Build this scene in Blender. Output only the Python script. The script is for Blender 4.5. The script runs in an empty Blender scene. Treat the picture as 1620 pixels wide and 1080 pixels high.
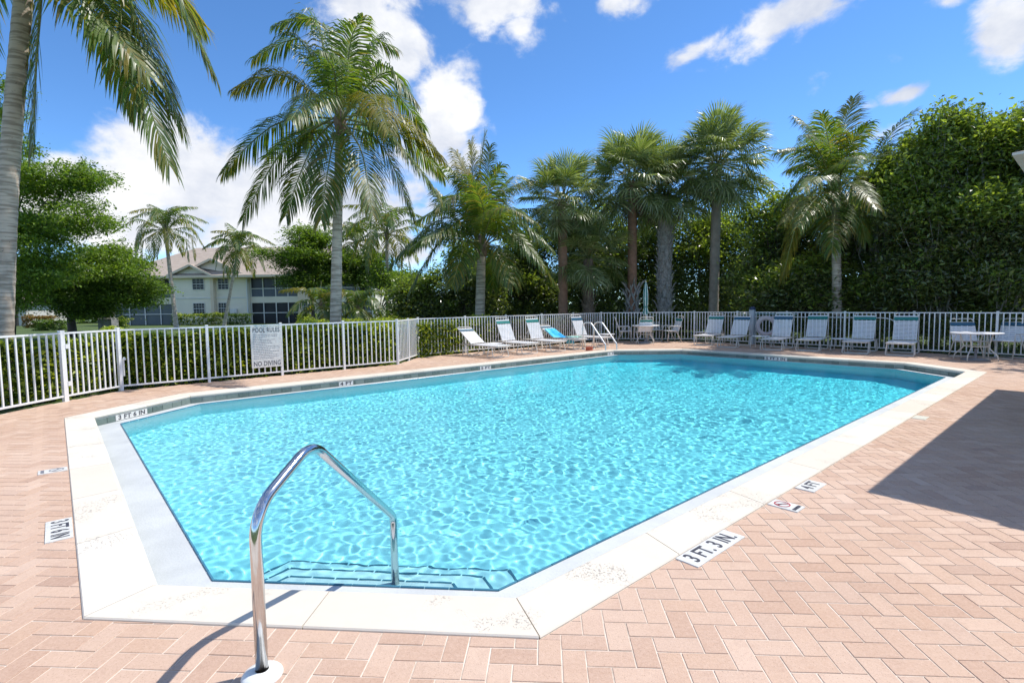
import bpy, bmesh, math, random
import numpy as np
from mathutils import Vector, Matrix, Euler

D = bpy.data
SC = bpy.context.scene
COL = SC.collection

# ------------------------------------------------------------------ camera
CAM_F, CAM_P, CAM_R, CAM_H = 828.25, 0.06916898, -0.01335281, 1.56073635
def camera_axes():
    f = Vector((0, math.cos(CAM_P), -math.sin(CAM_P)))
    rt = Vector((1, 0, 0)); up = rt.cross(f)
    r = rt*math.cos(CAM_R) + up*math.sin(CAM_R)
    u = up*math.cos(CAM_R) - rt*math.sin(CAM_R)
    return r, u, f
_R, _U, _F = camera_axes()
cam_data = D.cameras.new('camera'); cam = D.objects.new('camera', cam_data); COL.objects.link(cam)
m = Matrix.Identity(4)
for i in range(3):
    m[i][0], m[i][1], m[i][2] = _R[i], _U[i], -_F[i]
m[2][3] = CAM_H
cam.matrix_world = m
cam_data.sensor_width = 36.0
cam_data.lens = 36.0*CAM_F/1620.0
cam_data.clip_start = 0.05; cam_data.clip_end = 3000
SC.camera = cam

def at(px, py, z=0.0):
    """survey helper: point of the plane z that the photograph shows at pixel (px, py)"""
    d = _F + _R*((px-810)/CAM_F) - _U*((py-540)/CAM_F)
    t = (z-CAM_H)/d.z
    return Vector((d.x*t, d.y*t, z))
def ray(px, py, y):
    """point at depth y (metres along world Y) on the line of sight of a pixel"""
    d = _F + _R*((px-810)/CAM_F) - _U*((py-540)/CAM_F)
    t = y/d.y
    return Vector((d.x*t, y, CAM_H+d.z*t))

# ------------------------------------------------------------------ sun, sky, exposure
SUN_EL, SUN_AZ = math.radians(59.2), math.radians(70)      # azimuth clockwise from +Y
SUN_DIR = Vector((math.sin(SUN_AZ)*math.cos(SUN_EL), math.cos(SUN_AZ)*math.cos(SUN_EL), math.sin(SUN_EL)))
sd = D.lights.new('sun', 'SUN'); sd.energy = 3.45; sd.angle = math.radians(0.53); sd.color = (1.0, 0.955, 0.88)
sun = D.objects.new('sun', sd); COL.objects.link(sun)
sun.rotation_euler = (-SUN_DIR).to_track_quat('-Z', 'Y').to_euler()
SC.view_settings.view_transform = 'Standard'; SC.view_settings.look = 'None'
SC.view_settings.gamma = 1.0; SC.view_settings.use_curve_mapping = False
SC.view_settings.exposure = 0.50
SC.cycles.use_denoising = True
SC.cycles.max_bounces = 10; SC.cycles.diffuse_bounces = 3; SC.cycles.glossy_bounces = 4
SC.cycles.transmission_bounces = 6; SC.cycles.transparent_max_bounces = 12; SC.cycles.volume_bounces = 0
SC.cycles.caustics_reflective = False; SC.cycles.caustics_refractive = True
SC.cycles.sample_clamp_indirect = 5.0; SC.cycles.sample_clamp_direct = 0.0
SC.cycles.blur_glossy = 0.0

world = D.worlds.new('World'); SC.world = world; world.use_nodes = True
# clouds live in the world shader as fractal noise, denser around a few directions
def build_world():
    nt = world.node_tree; nt.nodes.clear(); L = nt.links.new
    def N(t, **k):
        n = nt.nodes.new(t)
        for a, b in k.items(): setattr(n, a, b)
        return n
    def M(op, a, b=None, c=None):
        n = N('ShaderNodeMath', operation=op)
        for i, v in enumerate((a, b, c)):
            if v is None: continue
            if isinstance(v, (int, float)): n.inputs[i].default_value = v
            else: L(v, n.inputs[i])
        return n.outputs[0]
    tc = N('ShaderNodeTexCoord'); sep = N('ShaderNodeSeparateXYZ'); L(tc.outputs['Generated'], sep.inputs[0])
    x, y, z = sep.outputs
    az = M('ARCTAN2', x, y); el = M('ARCSINE', z)
    sky = N('ShaderNodeTexSky', sky_type='NISHITA', sun_disc=False, sun_elevation=SUN_EL, sun_rotation=SUN_AZ,
            air_density=0.6, dust_density=0.0, ozone_density=2.0, altitude=0)
    hsv = N('ShaderNodeHueSaturation'); hsv.inputs['Saturation'].default_value = SKY_SAT; hsv.inputs['Hue'].default_value = SKY_HUE
    hsv.inputs['Value'].default_value = 1.0
    L(sky.outputs[0], hsv.inputs['Color'])
    blobs = [  # px, py, half width px, half height px, tilt, weight
        (165,320,170,66,0,1.6),(300,285,150,72,0.1,1.6),(215,225,62,38,0,1.0),(420,335,150,85,0,1.5),(560,340,130,70,0,1.4),
        (705,190,58,78,0,1.5),(740,155,36,30,0,.7),(600,64,84,72,0.3,1.35),(655,90,34,32,0,.7),(640,250,60,60,0,.7),
        (775,8,92,30,0,1.15),(822,42,34,30,0.4,.85),(970,4,52,22,0,1.0),
        (1240,26,140,32,-0.16,1.15),(1120,68,86,16,-0.42,.9),(1330,8,60,24,0,.8),
        (1598,38,62,56,0,1.25),(1500,2,44,12,0,.7),(1424,152,36,15,-0.1,1.0),(1372,168,26,9,0,.7),
        (240,58,40,26,0.5,.62),(1350,120,120,18,-.2,.25),(1390,215,60,22,0,.8),(60,240,60,20,0,.5),(620,390,150,40,0,.9),(200,370,200,40,0,1.0),
        (-260,120,200,60,0,1.1),(1900,120,160,70,0,1.0),(300,-250,240,90,0,1.0),(1000,-330,200,70,0,1.0)]
    acc = None
    for px, py, a, b, rot, w in blobs:
        d = (_F + _R*((px-810)/CAM_F) - _U*((py-540)/CAM_F))
        q = CAM_F*math.hypot(1, (px-810)/CAM_F)
        d.normalize(); a0 = math.atan2(d.x, d.y); e0 = math.asin(d.z)
        sa = a/q*math.cos(math.atan((px-810)/CAM_F)); sb = b/q*math.cos(e0)
        du = M('SUBTRACT', az, a0); dv = M('SUBTRACT', el, e0)
        c, s = math.cos(rot), math.sin(rot)
        uu = M('DIVIDE', M('ADD', M('MULTIPLY', du, c), M('MULTIPLY', dv, -s)), sa)
        vv = M('DIVIDE', M('ADD', M('MULTIPLY', du, s), M('MULTIPLY', dv, c)), sb)
        r = M('SQRT', M('ADD', M('MULTIPLY', uu, uu), M('MULTIPLY', vv, vv)))
        f = M('MULTIPLY', M('SUBTRACT', 1.0, M('MULTIPLY', r, 0.62)), w)
        acc = f if acc is None else M('MAXIMUM', acc, f)
    # stretch: clouds are seen flatter towards the horizon
    cmb = N('ShaderNodeCombineXYZ'); L(az, cmb.inputs[0]); L(M('MULTIPLY', el, 1.35), cmb.inputs[1])
    def noise(scale, det, rough, off=0.0, dist=0.0):
        n = N('ShaderNodeTexNoise'); n.inputs['Scale'].default_value = scale; n.inputs['Detail'].default_value = det
        n.inputs['Roughness'].default_value = rough; n.inputs['Distortion'].default_value = dist
        if off:
            mp = N('ShaderNodeMapping'); mp.inputs['Location'].default_value = (off, off*.7, 0); L(cmb.outputs[0], mp.inputs[0]); L(mp.outputs[0], n.inputs['Vector'])
        else: L(cmb.outputs[0], n.inputs['Vector'])
        return n.outputs[0]
    n1 = noise(11, 9, .58, 0, .25); n2 = noise(4.5, 6, .55, 3.1)
    band = M('MAXIMUM', M('SUBTRACT', M('MULTIPLY', n2, 1.0), .34), 0.0)      # loose cloud all round
    # extra cloud added out of view, overhead and behind the camera, as white fill
    def ss(v, a, b):
        q = N('ShaderNodeMapRange', interpolation_type='SMOOTHSTEP'); L(v, q.inputs[0]); q.inputs[1].default_value = a; q.inputs[2].default_value = b; return q.outputs[0]
    fill_cloud = M('MAXIMUM', ss(el, .70, 1.0), ss(M('ABSOLUTE', az), .95, 1.35))
    dens = M('ADD', M('MAXIMUM', acc, -.2), M('MULTIPLY', M('SUBTRACT', n1, .5), 2.3))
    dens = M('ADD', dens, M('MULTIPLY', band, M('ADD', .4, M('MULTIPLY', fill_cloud, 3.2))))
    mr = N('ShaderNodeMapRange', interpolation_type='SMOOTHERSTEP'); L(dens, mr.inputs[0]); mr.inputs[1].default_value = .30; mr.inputs[2].default_value = 1.0
    shade = M('ADD', M('MULTIPLY', noise(7.5, 5, .6, .045), .55), M('MULTIPLY', noise(3.2, 3, .5, 1.7), .45))
    cr = N('ShaderNodeValToRGB'); L(shade, cr.inputs[0])
    cr.color_ramp.elements[0].position = .36; cr.color_ramp.elements[0].color = (.52, .58, .72, 1)
    cr.color_ramp.elements[1].position = .62; cr.color_ramp.elements[1].color = (1, 1, 1, 1)
    mix = N('ShaderNodeMixRGB'); L(mr.outputs[0], mix.inputs[0])
    b1 = N('ShaderNodeVectorMath', operation='MULTIPLY'); L(hsv.outputs[0], b1.inputs[0]); b1.inputs[1].default_value = SKY_GAIN
    b2 = N('ShaderNodeVectorMath', operation='SCALE'); L(cr.outputs[0], b2.inputs[0]); L(M('MULTIPLY', CLOUD_STR, M('ADD', 1.0, M('MULTIPLY', fill_cloud, .30))), b2.inputs['Scale'])  # clouds out of view are brightened as added fill
    L(b1.outputs[0], mix.inputs[1]); L(b2.outputs[0], mix.inputs[2])
    bg = N('ShaderNodeBackground'); L(mix.outputs[0], bg.inputs[0]); bg.inputs[1].default_value = 0.1
    out = N('ShaderNodeOutputWorld'); L(bg.outputs[0], out.inputs[0])
SKY_SAT, SKY_HUE, SKY_GAIN, CLOUD_STR = 1.1, 0.5, (1.32, 1.66, 1.84), 7.9
build_world()
world.cycles.sampling_method = 'MANUAL'; world.cycles.sample_map_resolution = 512
# ------------------------------------------------------------------ helpers
rnd = random.Random(7)
NPR = np.random.default_rng(11)
Z3 = Vector((0, 0, 1))

class G:
    """collects faces for one mesh"""
    def __init__(s): s.v = []; s.f = []; s.r = []; s.mi = []; s.smooth = []
    def add(s, vs, fs, r=0.0, mi=0, smooth=False):
        o = len(s.v); s.v += [tuple(p) for p in vs]
        for f in fs:
            s.f.append(tuple(i+o for i in f)); s.r.append(r); s.mi.append(mi); s.smooth.append(smooth)
    def box(s, lo, hi, M=None, r=0.0, mi=0):
        x0, y0, z0 = lo; x1, y1, z1 = hi
        vs = [Vector(p) for p in ((x0,y0,z0),(x1,y0,z0),(x1,y1,z0),(x0,y1,z0),(x0,y0,z1),(x1,y0,z1),(x1,y1,z1),(x0,y1,z1))]
        if M is not None: vs = [M @ p for p in vs]
        s.add(vs, [(0,3,2,1),(4,5,6,7),(0,1,5,4),(1,2,6,5),(2,3,7,6),(3,0,4,7)], r, mi)
        return s
    def bar(s, a, b, w, h=None, r=0.0, mi=0):
        """square bar from a to b"""
        a = Vector(a); b = Vector(b); h = h or w; d = (b-a); l = d.length; d.normalize()
        up = Z3 if abs(d.z) < .95 else Vector((0, 1, 0))
        x = d.cross(up).normalized(); y = x.cross(d)
        M = Matrix.Translation(a) @ Matrix((x, d, y)).transposed().to_4x4()
        return s.box((-w/2, 0, -h/2), (w/2, l, h/2), M, r, mi)
    def tube(s, pts, rad, n=8, r=0.0, mi=0, smooth=True, cap=True):
        pts = [Vector(p) for p in pts]; k = len(pts)
        if not hasattr(rad, '__len__'): rad = [rad]*k
        t0 = (pts[1]-pts[0]).normalized()
        ref = Z3 if abs(t0.z) < .9 else Vector((1, 0, 0))
        x = t0.cross(ref).normalized(); vs = []
        for i, p in enumerate(pts):
            t = (pts[min(i+1, k-1)]-pts[max(i-1, 0)]).normalized()
            x = (x - t*x.dot(t)).normalized(); y = t.cross(x)
            for j in range(n):
                a = 2*math.pi*j/n
                vs.append(p + (x*math.cos(a)+y*math.sin(a))*rad[i])
        fs = [(i*n+j, i*n+(j+1) % n, (i+1)*n+(j+1) % n, (i+1)*n+j) for i in range(k-1) for j in range(n)]
        s.add(vs, fs, r, mi, smooth)
        if cap:
            o = len(s.v)-len(vs)
            s.f += [tuple(o+j for j in reversed(range(n))), tuple(o+(k-1)*n+j for j in range(n))]
            s.r += [r, r]; s.mi += [mi, mi]; s.smooth += [False, False]
        return s
    def lathe(s, prof, n=20, c=(0, 0, 0), r=0.0, mi=0, smooth=True):
        vs = []; k = len(prof)
        for (rr, z) in prof:
            for j in range(n):
                a = 2*math.pi*j/n; vs.append((c[0]+rr*math.cos(a), c[1]+rr*math.sin(a), c[2]+z))
        s.add(vs, [(i*n+j, i*n+(j+1) % n, (i+1)*n+(j+1) % n, (i+1)*n+j) for i in range(k-1) for j in range(n)], r, mi, smooth)
        return s
    def prism(s, poly, z0, z1, bev=0.0, r=0.0, mi=0, M=None):
        """vertical prism over a convex polygon (ccw); bev cuts the upper edge"""
        n = len(poly); P = [Vector((p[0], p[1])) for p in poly]
        def ring(off, z):
            out = []
            for i in range(n):
                a, b, c = P[i-1], P[i], P[(i+1) % n]
                d1 = (b-a).normalized(); d2 = (c-b).normalized()
                n1 = Vector((-d1.y, d1.x)); n2 = Vector((-d2.y, d2.x)); q = n1+n2
                den = max(.25, 1+n1.dot(n2)); p = b + q*(off/den)
                v = Vector((p.x, p.y, z)); out.append(M @ v if M is not None else v)
            return out
        vs = ring(0, z0) + ring(0, z1-bev)
        fs = [(i, (i+1) % n, n+(i+1) % n, n+i) for i in range(n)]
        if bev > 0:
            vs += ring(bev, z1); fs += [(n+i, n+(i+1) % n, 2*n+(i+1) % n, 2*n+i) for i in range(n)]; fs.append(tuple(2*n+i for i in range(n)))
        else: fs.append(tuple(n+i for i in range(n)))
        s.add(vs, fs, r, mi)
        return s
    def mesh(s, name, mats):
        me = D.meshes.new(name); me.from_pydata(s.v, [], s.f)
        for m_ in (mats if isinstance(mats, (list, tuple)) else [mats]): me.materials.append(m_)
        at_ = me.attributes.new('rnd', 'FLOAT', 'FACE'); at_.data.foreach_set('value', s.r)
        me.polygons.foreach_set('material_index', s.mi); me.polygons.foreach_set('use_smooth', s.smooth)
        me.update(); return me

def link(name, data, parent=None, loc=None, rot=None, **props):
    o = D.objects.new(name, data); COL.objects.link(o)
    if parent is not None: o.parent = parent
    if loc is not None: o.location = loc
    if rot is not None: o.rotation_euler = rot
    for k, v in props.items():
        if v is not None: o[k] = v
    return o
def obj(name, g, mats, parent=None, **k): return link(name, g.mesh(name, mats), parent, **k)
def thing(name, label, cat, loc=(0, 0, 0), rz=0.0, group=None):
    return link(name, None, loc=loc, rot=(0, 0, rz), label=label, category=cat, group=group)
def retag(o, label=None, cat=None, group=None):
    if label: o['label'] = label
    if cat: o['category'] = cat
    if group: o['group'] = group
def dup(root, loc, rz, label=None, group=None, skip=()):
    c = root.copy(); COL.objects.link(c); c.location = loc; c.rotation_euler = (0, 0, rz)
    retag(c, label, None, group)
    kids(root, c, skip); return c
CH = {}
def kids(src, dst, skip=()):
    for ch in [o for o in COL.objects if o.parent == src]:
        if ch.name.split('.')[0] in skip: continue
        k = ch.copy(); COL.objects.link(k); k.parent = dst; kids(ch, k)

def np_mesh(name, V, F, mats, rn=None, smooth=False):
    """mesh from arrays; F is (m, 3) or (m, 4)"""
    me = D.meshes.new(name); V = np.asarray(V, np.float32).reshape(-1, 3); F = np.asarray(F, np.int32); m_, k = F.shape
    me.vertices.add(len(V)); me.vertices.foreach_set('co', V.ravel())
    me.loops.add(m_*k); me.loops.foreach_set('vertex_index', F.ravel())
    me.polygons.add(m_); me.polygons.foreach_set('loop_start', np.arange(0, m_*k, k, dtype=np.int32))
    me.polygons.foreach_set('use_smooth', np.full(m_, smooth, bool))
    if rn is not None:
        a = me.attributes.new('rnd', 'FLOAT', 'FACE'); a.data.foreach_set('value', np.asarray(rn, np.float32))
    for x in (mats if isinstance(mats, (list, tuple)) else [mats]): me.materials.append(x)
    me.update(calc_edges=True); return me

# ------------------------------------------------------------------ materials
class MN:
    """small node-building helper"""
    def __init__(s, name):
        s.m = D.materials.new(name); s.m.use_nodes = True; s.nt = s.m.node_tree; s.nt.nodes.clear()
        s.out = s.n('ShaderNodeOutputMaterial'); s.tc = None
    def n(s, t, **k):
        x = s.nt.nodes.new(t)
        for a, b in k.items(): setattr(x, a, b)
        return x
    def put(s, sock, v):
        if hasattr(v, 'is_output'): s.nt.links.new(v, sock)
        elif isinstance(v, (tuple, list)) and len(v) == 3 and sock.type == 'RGBA': sock.default_value = (*v, 1)
        else: sock.default_value = v
    def coord(s, kind='Object'):
        if s.tc is None: s.tc = s.n('ShaderNodeTexCoord')
        return s.tc.outputs[kind]
    def noise(s, scale, detail=4, rough=.55, vec=None, dist=0, stretch=None):
        x = s.n('ShaderNodeTexNoise'); x.inputs['Scale'].default_value = scale; x.inputs['Detail'].default_value = detail
        x.inputs['Roughness'].default_value = rough; x.inputs['Distortion'].default_value = dist
        v = vec if vec is not None else s.coord()
        if stretch:
            mp = s.n('ShaderNodeMapping'); s.put(mp.inputs[0], v); mp.inputs['Scale'].default_value = stretch; v = mp.outputs[0]
        s.put(x.inputs['Vector'], v); return x.outputs[0]
    def voro(s, scale, feature='F1', vec=None, out=0):
        x = s.n('ShaderNodeTexVoronoi', feature=feature); x.inputs['Scale'].default_value = scale
        s.put(x.inputs['Vector'], vec if vec is not None else s.coord()); return x.outputs[out]
    def ramp(s, v, stops):
        x = s.n('ShaderNodeValToRGB'); s.put(x.inputs[0], v); e = x.color_ramp.elements
        while len(e) < len(stops): e.new(.5)
        for q, (p, c) in zip(e, stops): q.position = p; q.color = (*c, 1) if len(c) == 3 else c
        return x.outputs[0]
    def rng(s, v, a, b, c, d):
        x = s.n('ShaderNodeMapRange'); s.put(x.inputs[0], v)
        for i, q in enumerate((a, b, c, d)): x.inputs[i+1].default_value = q
        return x.outputs[0]
    def mix(s, f, a, b, mode='MIX'):
        x = s.n('ShaderNodeMixRGB', blend_type=mode); s.put(x.inputs[0], f); s.put(x.inputs[1], a); s.put(x.inputs[2], b); return x.outputs[0]
    def math(s, op, a, b=0.0):
        x = s.n('ShaderNodeMath', operation=op); s.put(x.inputs[0], a); s.put(x.inputs[1], b); return x.outputs[0]
    def attr(s, name='rnd'): return s.n('ShaderNodeAttribute', attribute_name=name).outputs['Fac']
    def irand(s):
        """random number per piece: face attribute plus object random"""
        o = s.n('ShaderNodeObjectInfo').outputs['Random']
        return s.math('FRACT', s.math('ADD', s.attr(), o))
    def bump(s, h, strength=.3, dist=.01):
        x = s.n('ShaderNodeBump'); s.put(x.inputs['Height'], h); x.inputs['Strength'].default_value = strength
        x.inputs['Distance'].default_value = dist; return x.outputs[0]
    def prin(s, col, rough=.6, metal=0.0, normal=None, spec=None, coat=0.0):
        b = s.n('ShaderNodeBsdfPrincipled'); s.put(b.inputs['Base Color'], col); s.put(b.inputs['Roughness'], rough)
        s.put(b.inputs['Metallic'], metal)
        if spec is not None: s.put(b.inputs['Specular IOR Level'], spec)
        if coat: b.inputs['Coat Weight'].default_value = coat
        if normal is not None: s.nt.links.new(normal, b.inputs['Normal'])
        s.nt.links.new(b.outputs[0], s.out.inputs[0]); return b
    def leafy(s, col, tcol, gloss=.35, tw=.35, spec=.5):
        """leaf: glossy upper skin plus light passing through the blade"""
        b = s.n('ShaderNodeBsdfPrincipled'); s.put(b.inputs['Base Color'], col); s.put(b.inputs['Roughness'], gloss); s.put(b.inputs['Specular IOR Level'], spec)
        t = s.n('ShaderNodeBsdfTranslucent'); s.put(t.inputs[0], tcol)
        x = s.n('ShaderNodeMixShader'); x.inputs[0].default_value = tw
        s.nt.links.new(b.outputs[0], x.inputs[1]); s.nt.links.new(t.outputs[0], x.inputs[2]); s.nt.links.new(x.outputs[0], s.out.inputs[0])

MAT = {}
def simple(name, col, rough=.5, metal=0.0, var=.12, scale=3.0, bs=0.0, bscale=60, spec=None, coat=0.0):
    a = MN(name); n = a.noise(scale, 5, .6)
    lo = tuple(max(0, c*(1-var)) for c in col); hi = tuple(min(1, c*(1+var)) for c in col)
    c = a.ramp(n, [(.3, lo), (.7, hi)])
    nb = a.bump(a.noise(bscale, 3), bs, .01) if bs else None
    a.prin(c, a.rng(a.noise(scale*4, 3), .3, .7, max(.02, rough*.85), min(1, rough*1.15)), metal, nb, spec, coat)
    MAT[name] = a.m; return a.m

simple('white_paint', (.80, .80, .79), .38, var=.04, scale=6)
simple('white_strap', (.80, .80, .81), .45, var=.04, scale=8)
simple('strap_green', (.012, .19, .17), .42, var=.1)
simple('strap_navy', (.02, .10, .17), .42, var=.1)
simple('frame_almond', (.66, .63, .57), .35, var=.05, scale=6)
simple('steel', (.62, .62, .63), .13, 1.0, var=.05, scale=20)
simple('steel_satin', (.74, .74, .74), .42, .75, var=.05, scale=20)
simple('flange', (.78, .78, .74), .35, var=.04)
simple('marker_white', (.68, .67, .63), .4, var=.14, scale=14)
simple('marker_worn', (.62, .60, .50), .55, var=.12, scale=30)
simple('ink', (.055, .055, .07), .55, var=.6, scale=45)
simple('ink_faded', (.22, .22, .25), .6, var=.4, scale=60)
simple('red_ink', (.42, .05, .06), .5, var=.2, scale=40)
simple('soffit', (.48, .42, .35), .7, var=.06, scale=4, bs=.1)
simple('stucco_white', (.62, .60, .55), .8, var=.05, scale=3, bs=.3, bscale=90)
simple('umb_green', (.010, .16, .14), .75, var=.15, scale=9)
simple('umb_white', (.55, .62, .62), .75, var=.08, scale=9)
simple('orange_plastic', (.55, .12, .06), .45, var=.15, scale=12)
simple('ring_pink', (.50, .42, .42), .55, var=.08, scale=6)
simple('cap_dark', (.02, .035, .09), .5)
simple('grey_base', (.22, .22, .23), .7, var=.15, scale=20)
simple('knob_white', (.75, .75, .73), .4, var=.03)
simple('house_wall', (.84, .76, .62), .85, var=.05, scale=.8, bs=.2, bscale=30)
simple('house_beige', (.76, .62, .47), .85, var=.06, scale=.8)
simple('house_trim', (.72, .70, .66), .7, var=.05, scale=1)
simple('dark_glass', (.012, .014, .018), .35, var=.3, scale=.8)
simple('screen_dark', (.016, .018, .022), .6, var=.35, scale=.5)
simple('screen_grey', (.13, .15, .155), .7, var=.12, scale=.5)
simple('stone_grey', (.26, .25, .24), .9, var=.3, scale=5, bs=.4, bscale=12)
simple('bark_dark', (.085, .065, .05), .9, var=.35, scale=6, bs=.8, bscale=22)
simple('bark_grey', (.33, .30, .26), .9, var=.3, scale=6, bs=.7, bscale=20)
simple('boot', (.36, .33, .30), .85, var=.35, scale=9, bs=.5, bscale=40)
simple('boot_brown', (.22, .155, .11), .85, var=.4, scale=9, bs=.5, bscale=40)
simple('sabal_red', (.30, .16, .10), .9, var=.25, scale=5, bs=.8, bscale=30)
simple('sabal_smooth', (.36, .29, .235), .9, var=.22, scale=4, bs=.7, bscale=30)
simple('flower_buff', (.42, .33, .14), .8, var=.3, scale=12)
simple('coconut_green', (.16, .18, .05), .5, var=.3, scale=8)

def m_trunk():
    a = MN('palm_trunk'); c = a.coord()
    ring = a.noise(9, 3, .5, stretch=(.25, .25, 2.4)); blot = a.noise(2.2, 5, .6)
    col = a.mix(a.rng(ring, .45, .57, 0, 1), (.60, .50, .41), (.36, .29, .23))
    col = a.mix(a.rng(blot, .55, .75, 0, .55), col, (.17, .13, .10))
    col = a.mix(a.rng(a.noise(14, 3), .68, .74, 0, .7), col, (.06, .04, .03))
    a.prin(col, .9, normal=a.bump(a.math('ADD', ring, a.math('MULTIPLY', a.noise(40, 3), .3)), .6, .015)); MAT['palm_trunk'] = a.m
m_trunk()
def m_leaf(name, dark, mid, light, t, gloss=.35, tw=.35, spec=.5, old=None):
    a = MN(name); r = a.irand()
    st = [(0, dark), (.5, mid), (.93, light)]
    if old: st = [(0, dark), (.45, mid), (.86, light), (.97, old)]
    col = a.ramp(r, st)
    tc = a.mix(1.0, col, t, 'MULTIPLY')
    a.leafy(col, tc, gloss, tw, spec); MAT[name] = a.m
m_leaf('frond_leaf', (.045, .078, .017), (.078, .125, .024), (.13, .185, .036), (3.0, 3.1, 1.0), .40, .34, .65, old=(.17, .14, .05))
m_leaf('frond_yellow', (.10, .12, .02), (.16, .16, .028), (.24, .19, .035), (2.6, 2.5, .7), .42, .42, .5)
m_leaf('frond_far', (.05, .085, .03), (.08, .13, .035), (.12, .17, .04), (3.2, 3.4, 1.2), .4, .38, .5, old=(.22, .19, .05))
m_leaf('fan_leaf', (.095, .125, .032), (.16, .20, .055), (.32, .34, .17), (2.0, 2.2, .9), .38, .28, .7)
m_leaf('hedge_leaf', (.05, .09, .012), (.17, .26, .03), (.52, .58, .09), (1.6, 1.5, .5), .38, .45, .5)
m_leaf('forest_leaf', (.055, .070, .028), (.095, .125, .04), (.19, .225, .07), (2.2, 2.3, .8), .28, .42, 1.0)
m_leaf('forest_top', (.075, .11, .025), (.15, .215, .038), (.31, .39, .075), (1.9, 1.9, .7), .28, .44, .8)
m_leaf('bright_tree', (.07, .12, .018), (.135, .21, .03), (.26, .36, .05), (1.8, 1.9, .7), .4, .40, .5)
m_leaf('layer_tree', (.04, .07, .015), (.085, .14, .025), (.18, .27, .045), (2.0, 2.1, .8), .4, .36, .4)
m_leaf('rachis', (.16, .19, .06), (.22, .24, .08), (.30, .28, .10), (1, 1, 1), .4, .1, .5)
m_leaf('orange_shrub', (.20, .10, .02), (.35, .14, .03), (.30, .25, .04), (1.4, 1.3, .8), .5, .25, .4)
# ------------------------------------------------------------------ ground, deck, pool
POOL_O = [(-2.198, 2.558), (0.112, 2.353), (10.079, 11.037), (10.007, 12.98), (5.843, 17.758), (3.291, 17.848), (-6.17, 9.605), (-6.549, 7.55)]
POOL_I = [(-2.036, 2.876), (0.001, 2.695), (9.743, 11.183), (9.68, 12.851), (5.688, 17.433), (3.41, 17.513), (-5.865, 9.432), (-6.194, 7.647)]
POOL_W = [(-1.892, 3.159), (-0.099, 3.0), (9.442, 11.313), (9.389, 12.735), (5.549, 17.142), (3.516, 17.214), (-5.593, 9.277), (-5.878, 7.734)]
UX = Vector((.7535, .6574, 0)); VX = Vector((-.6574, .7535, 0))      # long and short axis of the pool
ZW, ZLIP = -.145, -.130
# fence line corners on the deck
FA0, FA1, FG1 = Vector((-8.05, 2.7, 0)), Vector((-7.77, 9.0, 0)), Vector((-7.63, 10.15, 0))
FB1, FG2 = Vector((-3.10, 14.12, 0)), Vector((-2.88, 16.05, 0))
FC1, FD1, FE1 = Vector((3.80, 22.22, 0)), Vector((7.45, 21.35, 0)), Vector((17.5, 8.2, 0))

def m_lawn():
    a = MN('lawn_green'); c = a.coord()
    col = a.ramp(a.noise(.5, 8, .65), [(.3, (.05, .085, .02)), (.55, (.085, .13, .03)), (.75, (.13, .17, .045))])
    a.prin(col, .95, normal=a.bump(a.noise(30, 4), .8, .05)); return a.m
g = G(); S = 1500
g.add([(-S, -S, -.06), (S, -S, -.06), (S, S, -.06), (-S, S, -.06)], [(0, 1, 2, 3)])
# the sheet is cut open where the pool basin stands: build it as a ring of quads round the pool
g = G(); n = 8
ring0 = [(x, y, -.06) for x, y in POOL_O]; ctr = Vector((2, 10.2))
ring1 = [(ctr.x+(x-ctr.x)*300, ctr.y+(y-ctr.y)*300, -.06) for x, y in POOL_O]
g.add(ring0+ring1, [(n+i, n+(i+1) % n, (i+1) % n, i) for i in range(n)])
lawn = obj('lawn', g, m_lawn(), kind='structure')

def m_sand():
    a = MN('joint_sand')
    col = a.ramp(a.noise(3, 6, .7), [(.3, (.46, .36, .28)), (.55, (.74, .65, .55)), (.8, (.85, .78, .70))])
    a.prin(col, .95, normal=a.bump(a.noise(150, 3), .5, .004)); return a.m
def m_brick():
    a = MN('paver_clay'); r = a.irand(); c = a.coord('Object'); pos = a.n('ShaderNodeNewGeometry').outputs['Position']
    base = a.ramp(r, [(0, (.48, .31, .22)), (.25, (.54, .365, .265)), (.5, (.58, .41, .305)), (.75, (.53, .35, .245)), (.92, (.63, .46, .35)), (1.0, (.42, .265, .19))])
    big = a.noise(.55, 5, .6, vec=pos); fine = a.noise(55, 5, .75, vec=pos); mid = a.noise(9, 4, .6, vec=pos)
    col = a.mix(a.rng(big, .42, .74, 0, .34), base, (.70, .55, .46))
    col = a.mix(a.rng(a.noise(1.7, 6, .7, vec=pos), .56, .74, 0, .30), col, (.34, .24, .185))                # lime bloom in broad patches
    col = a.mix(a.rng(mid, .50, .75, 0, .28), col, (.40, .25, .18))
    col = a.mix(a.rng(fine, .42, .74, 0, .34), col, (.76, .57, .45), 'MIX')
    col = a.mix(a.rng(a.noise(140, 2, .5, vec=pos), .60, .70, 0, .5), col, (.30, .17, .12))
    a.prin(col, .85, normal=a.bump(a.math('ADD', fine, a.math('MULTIPLY', a.noise(160, 2, vec=pos), .5)), .5, .004), spec=.3); return a.m
MAT['brick'] = m_brick()

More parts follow.
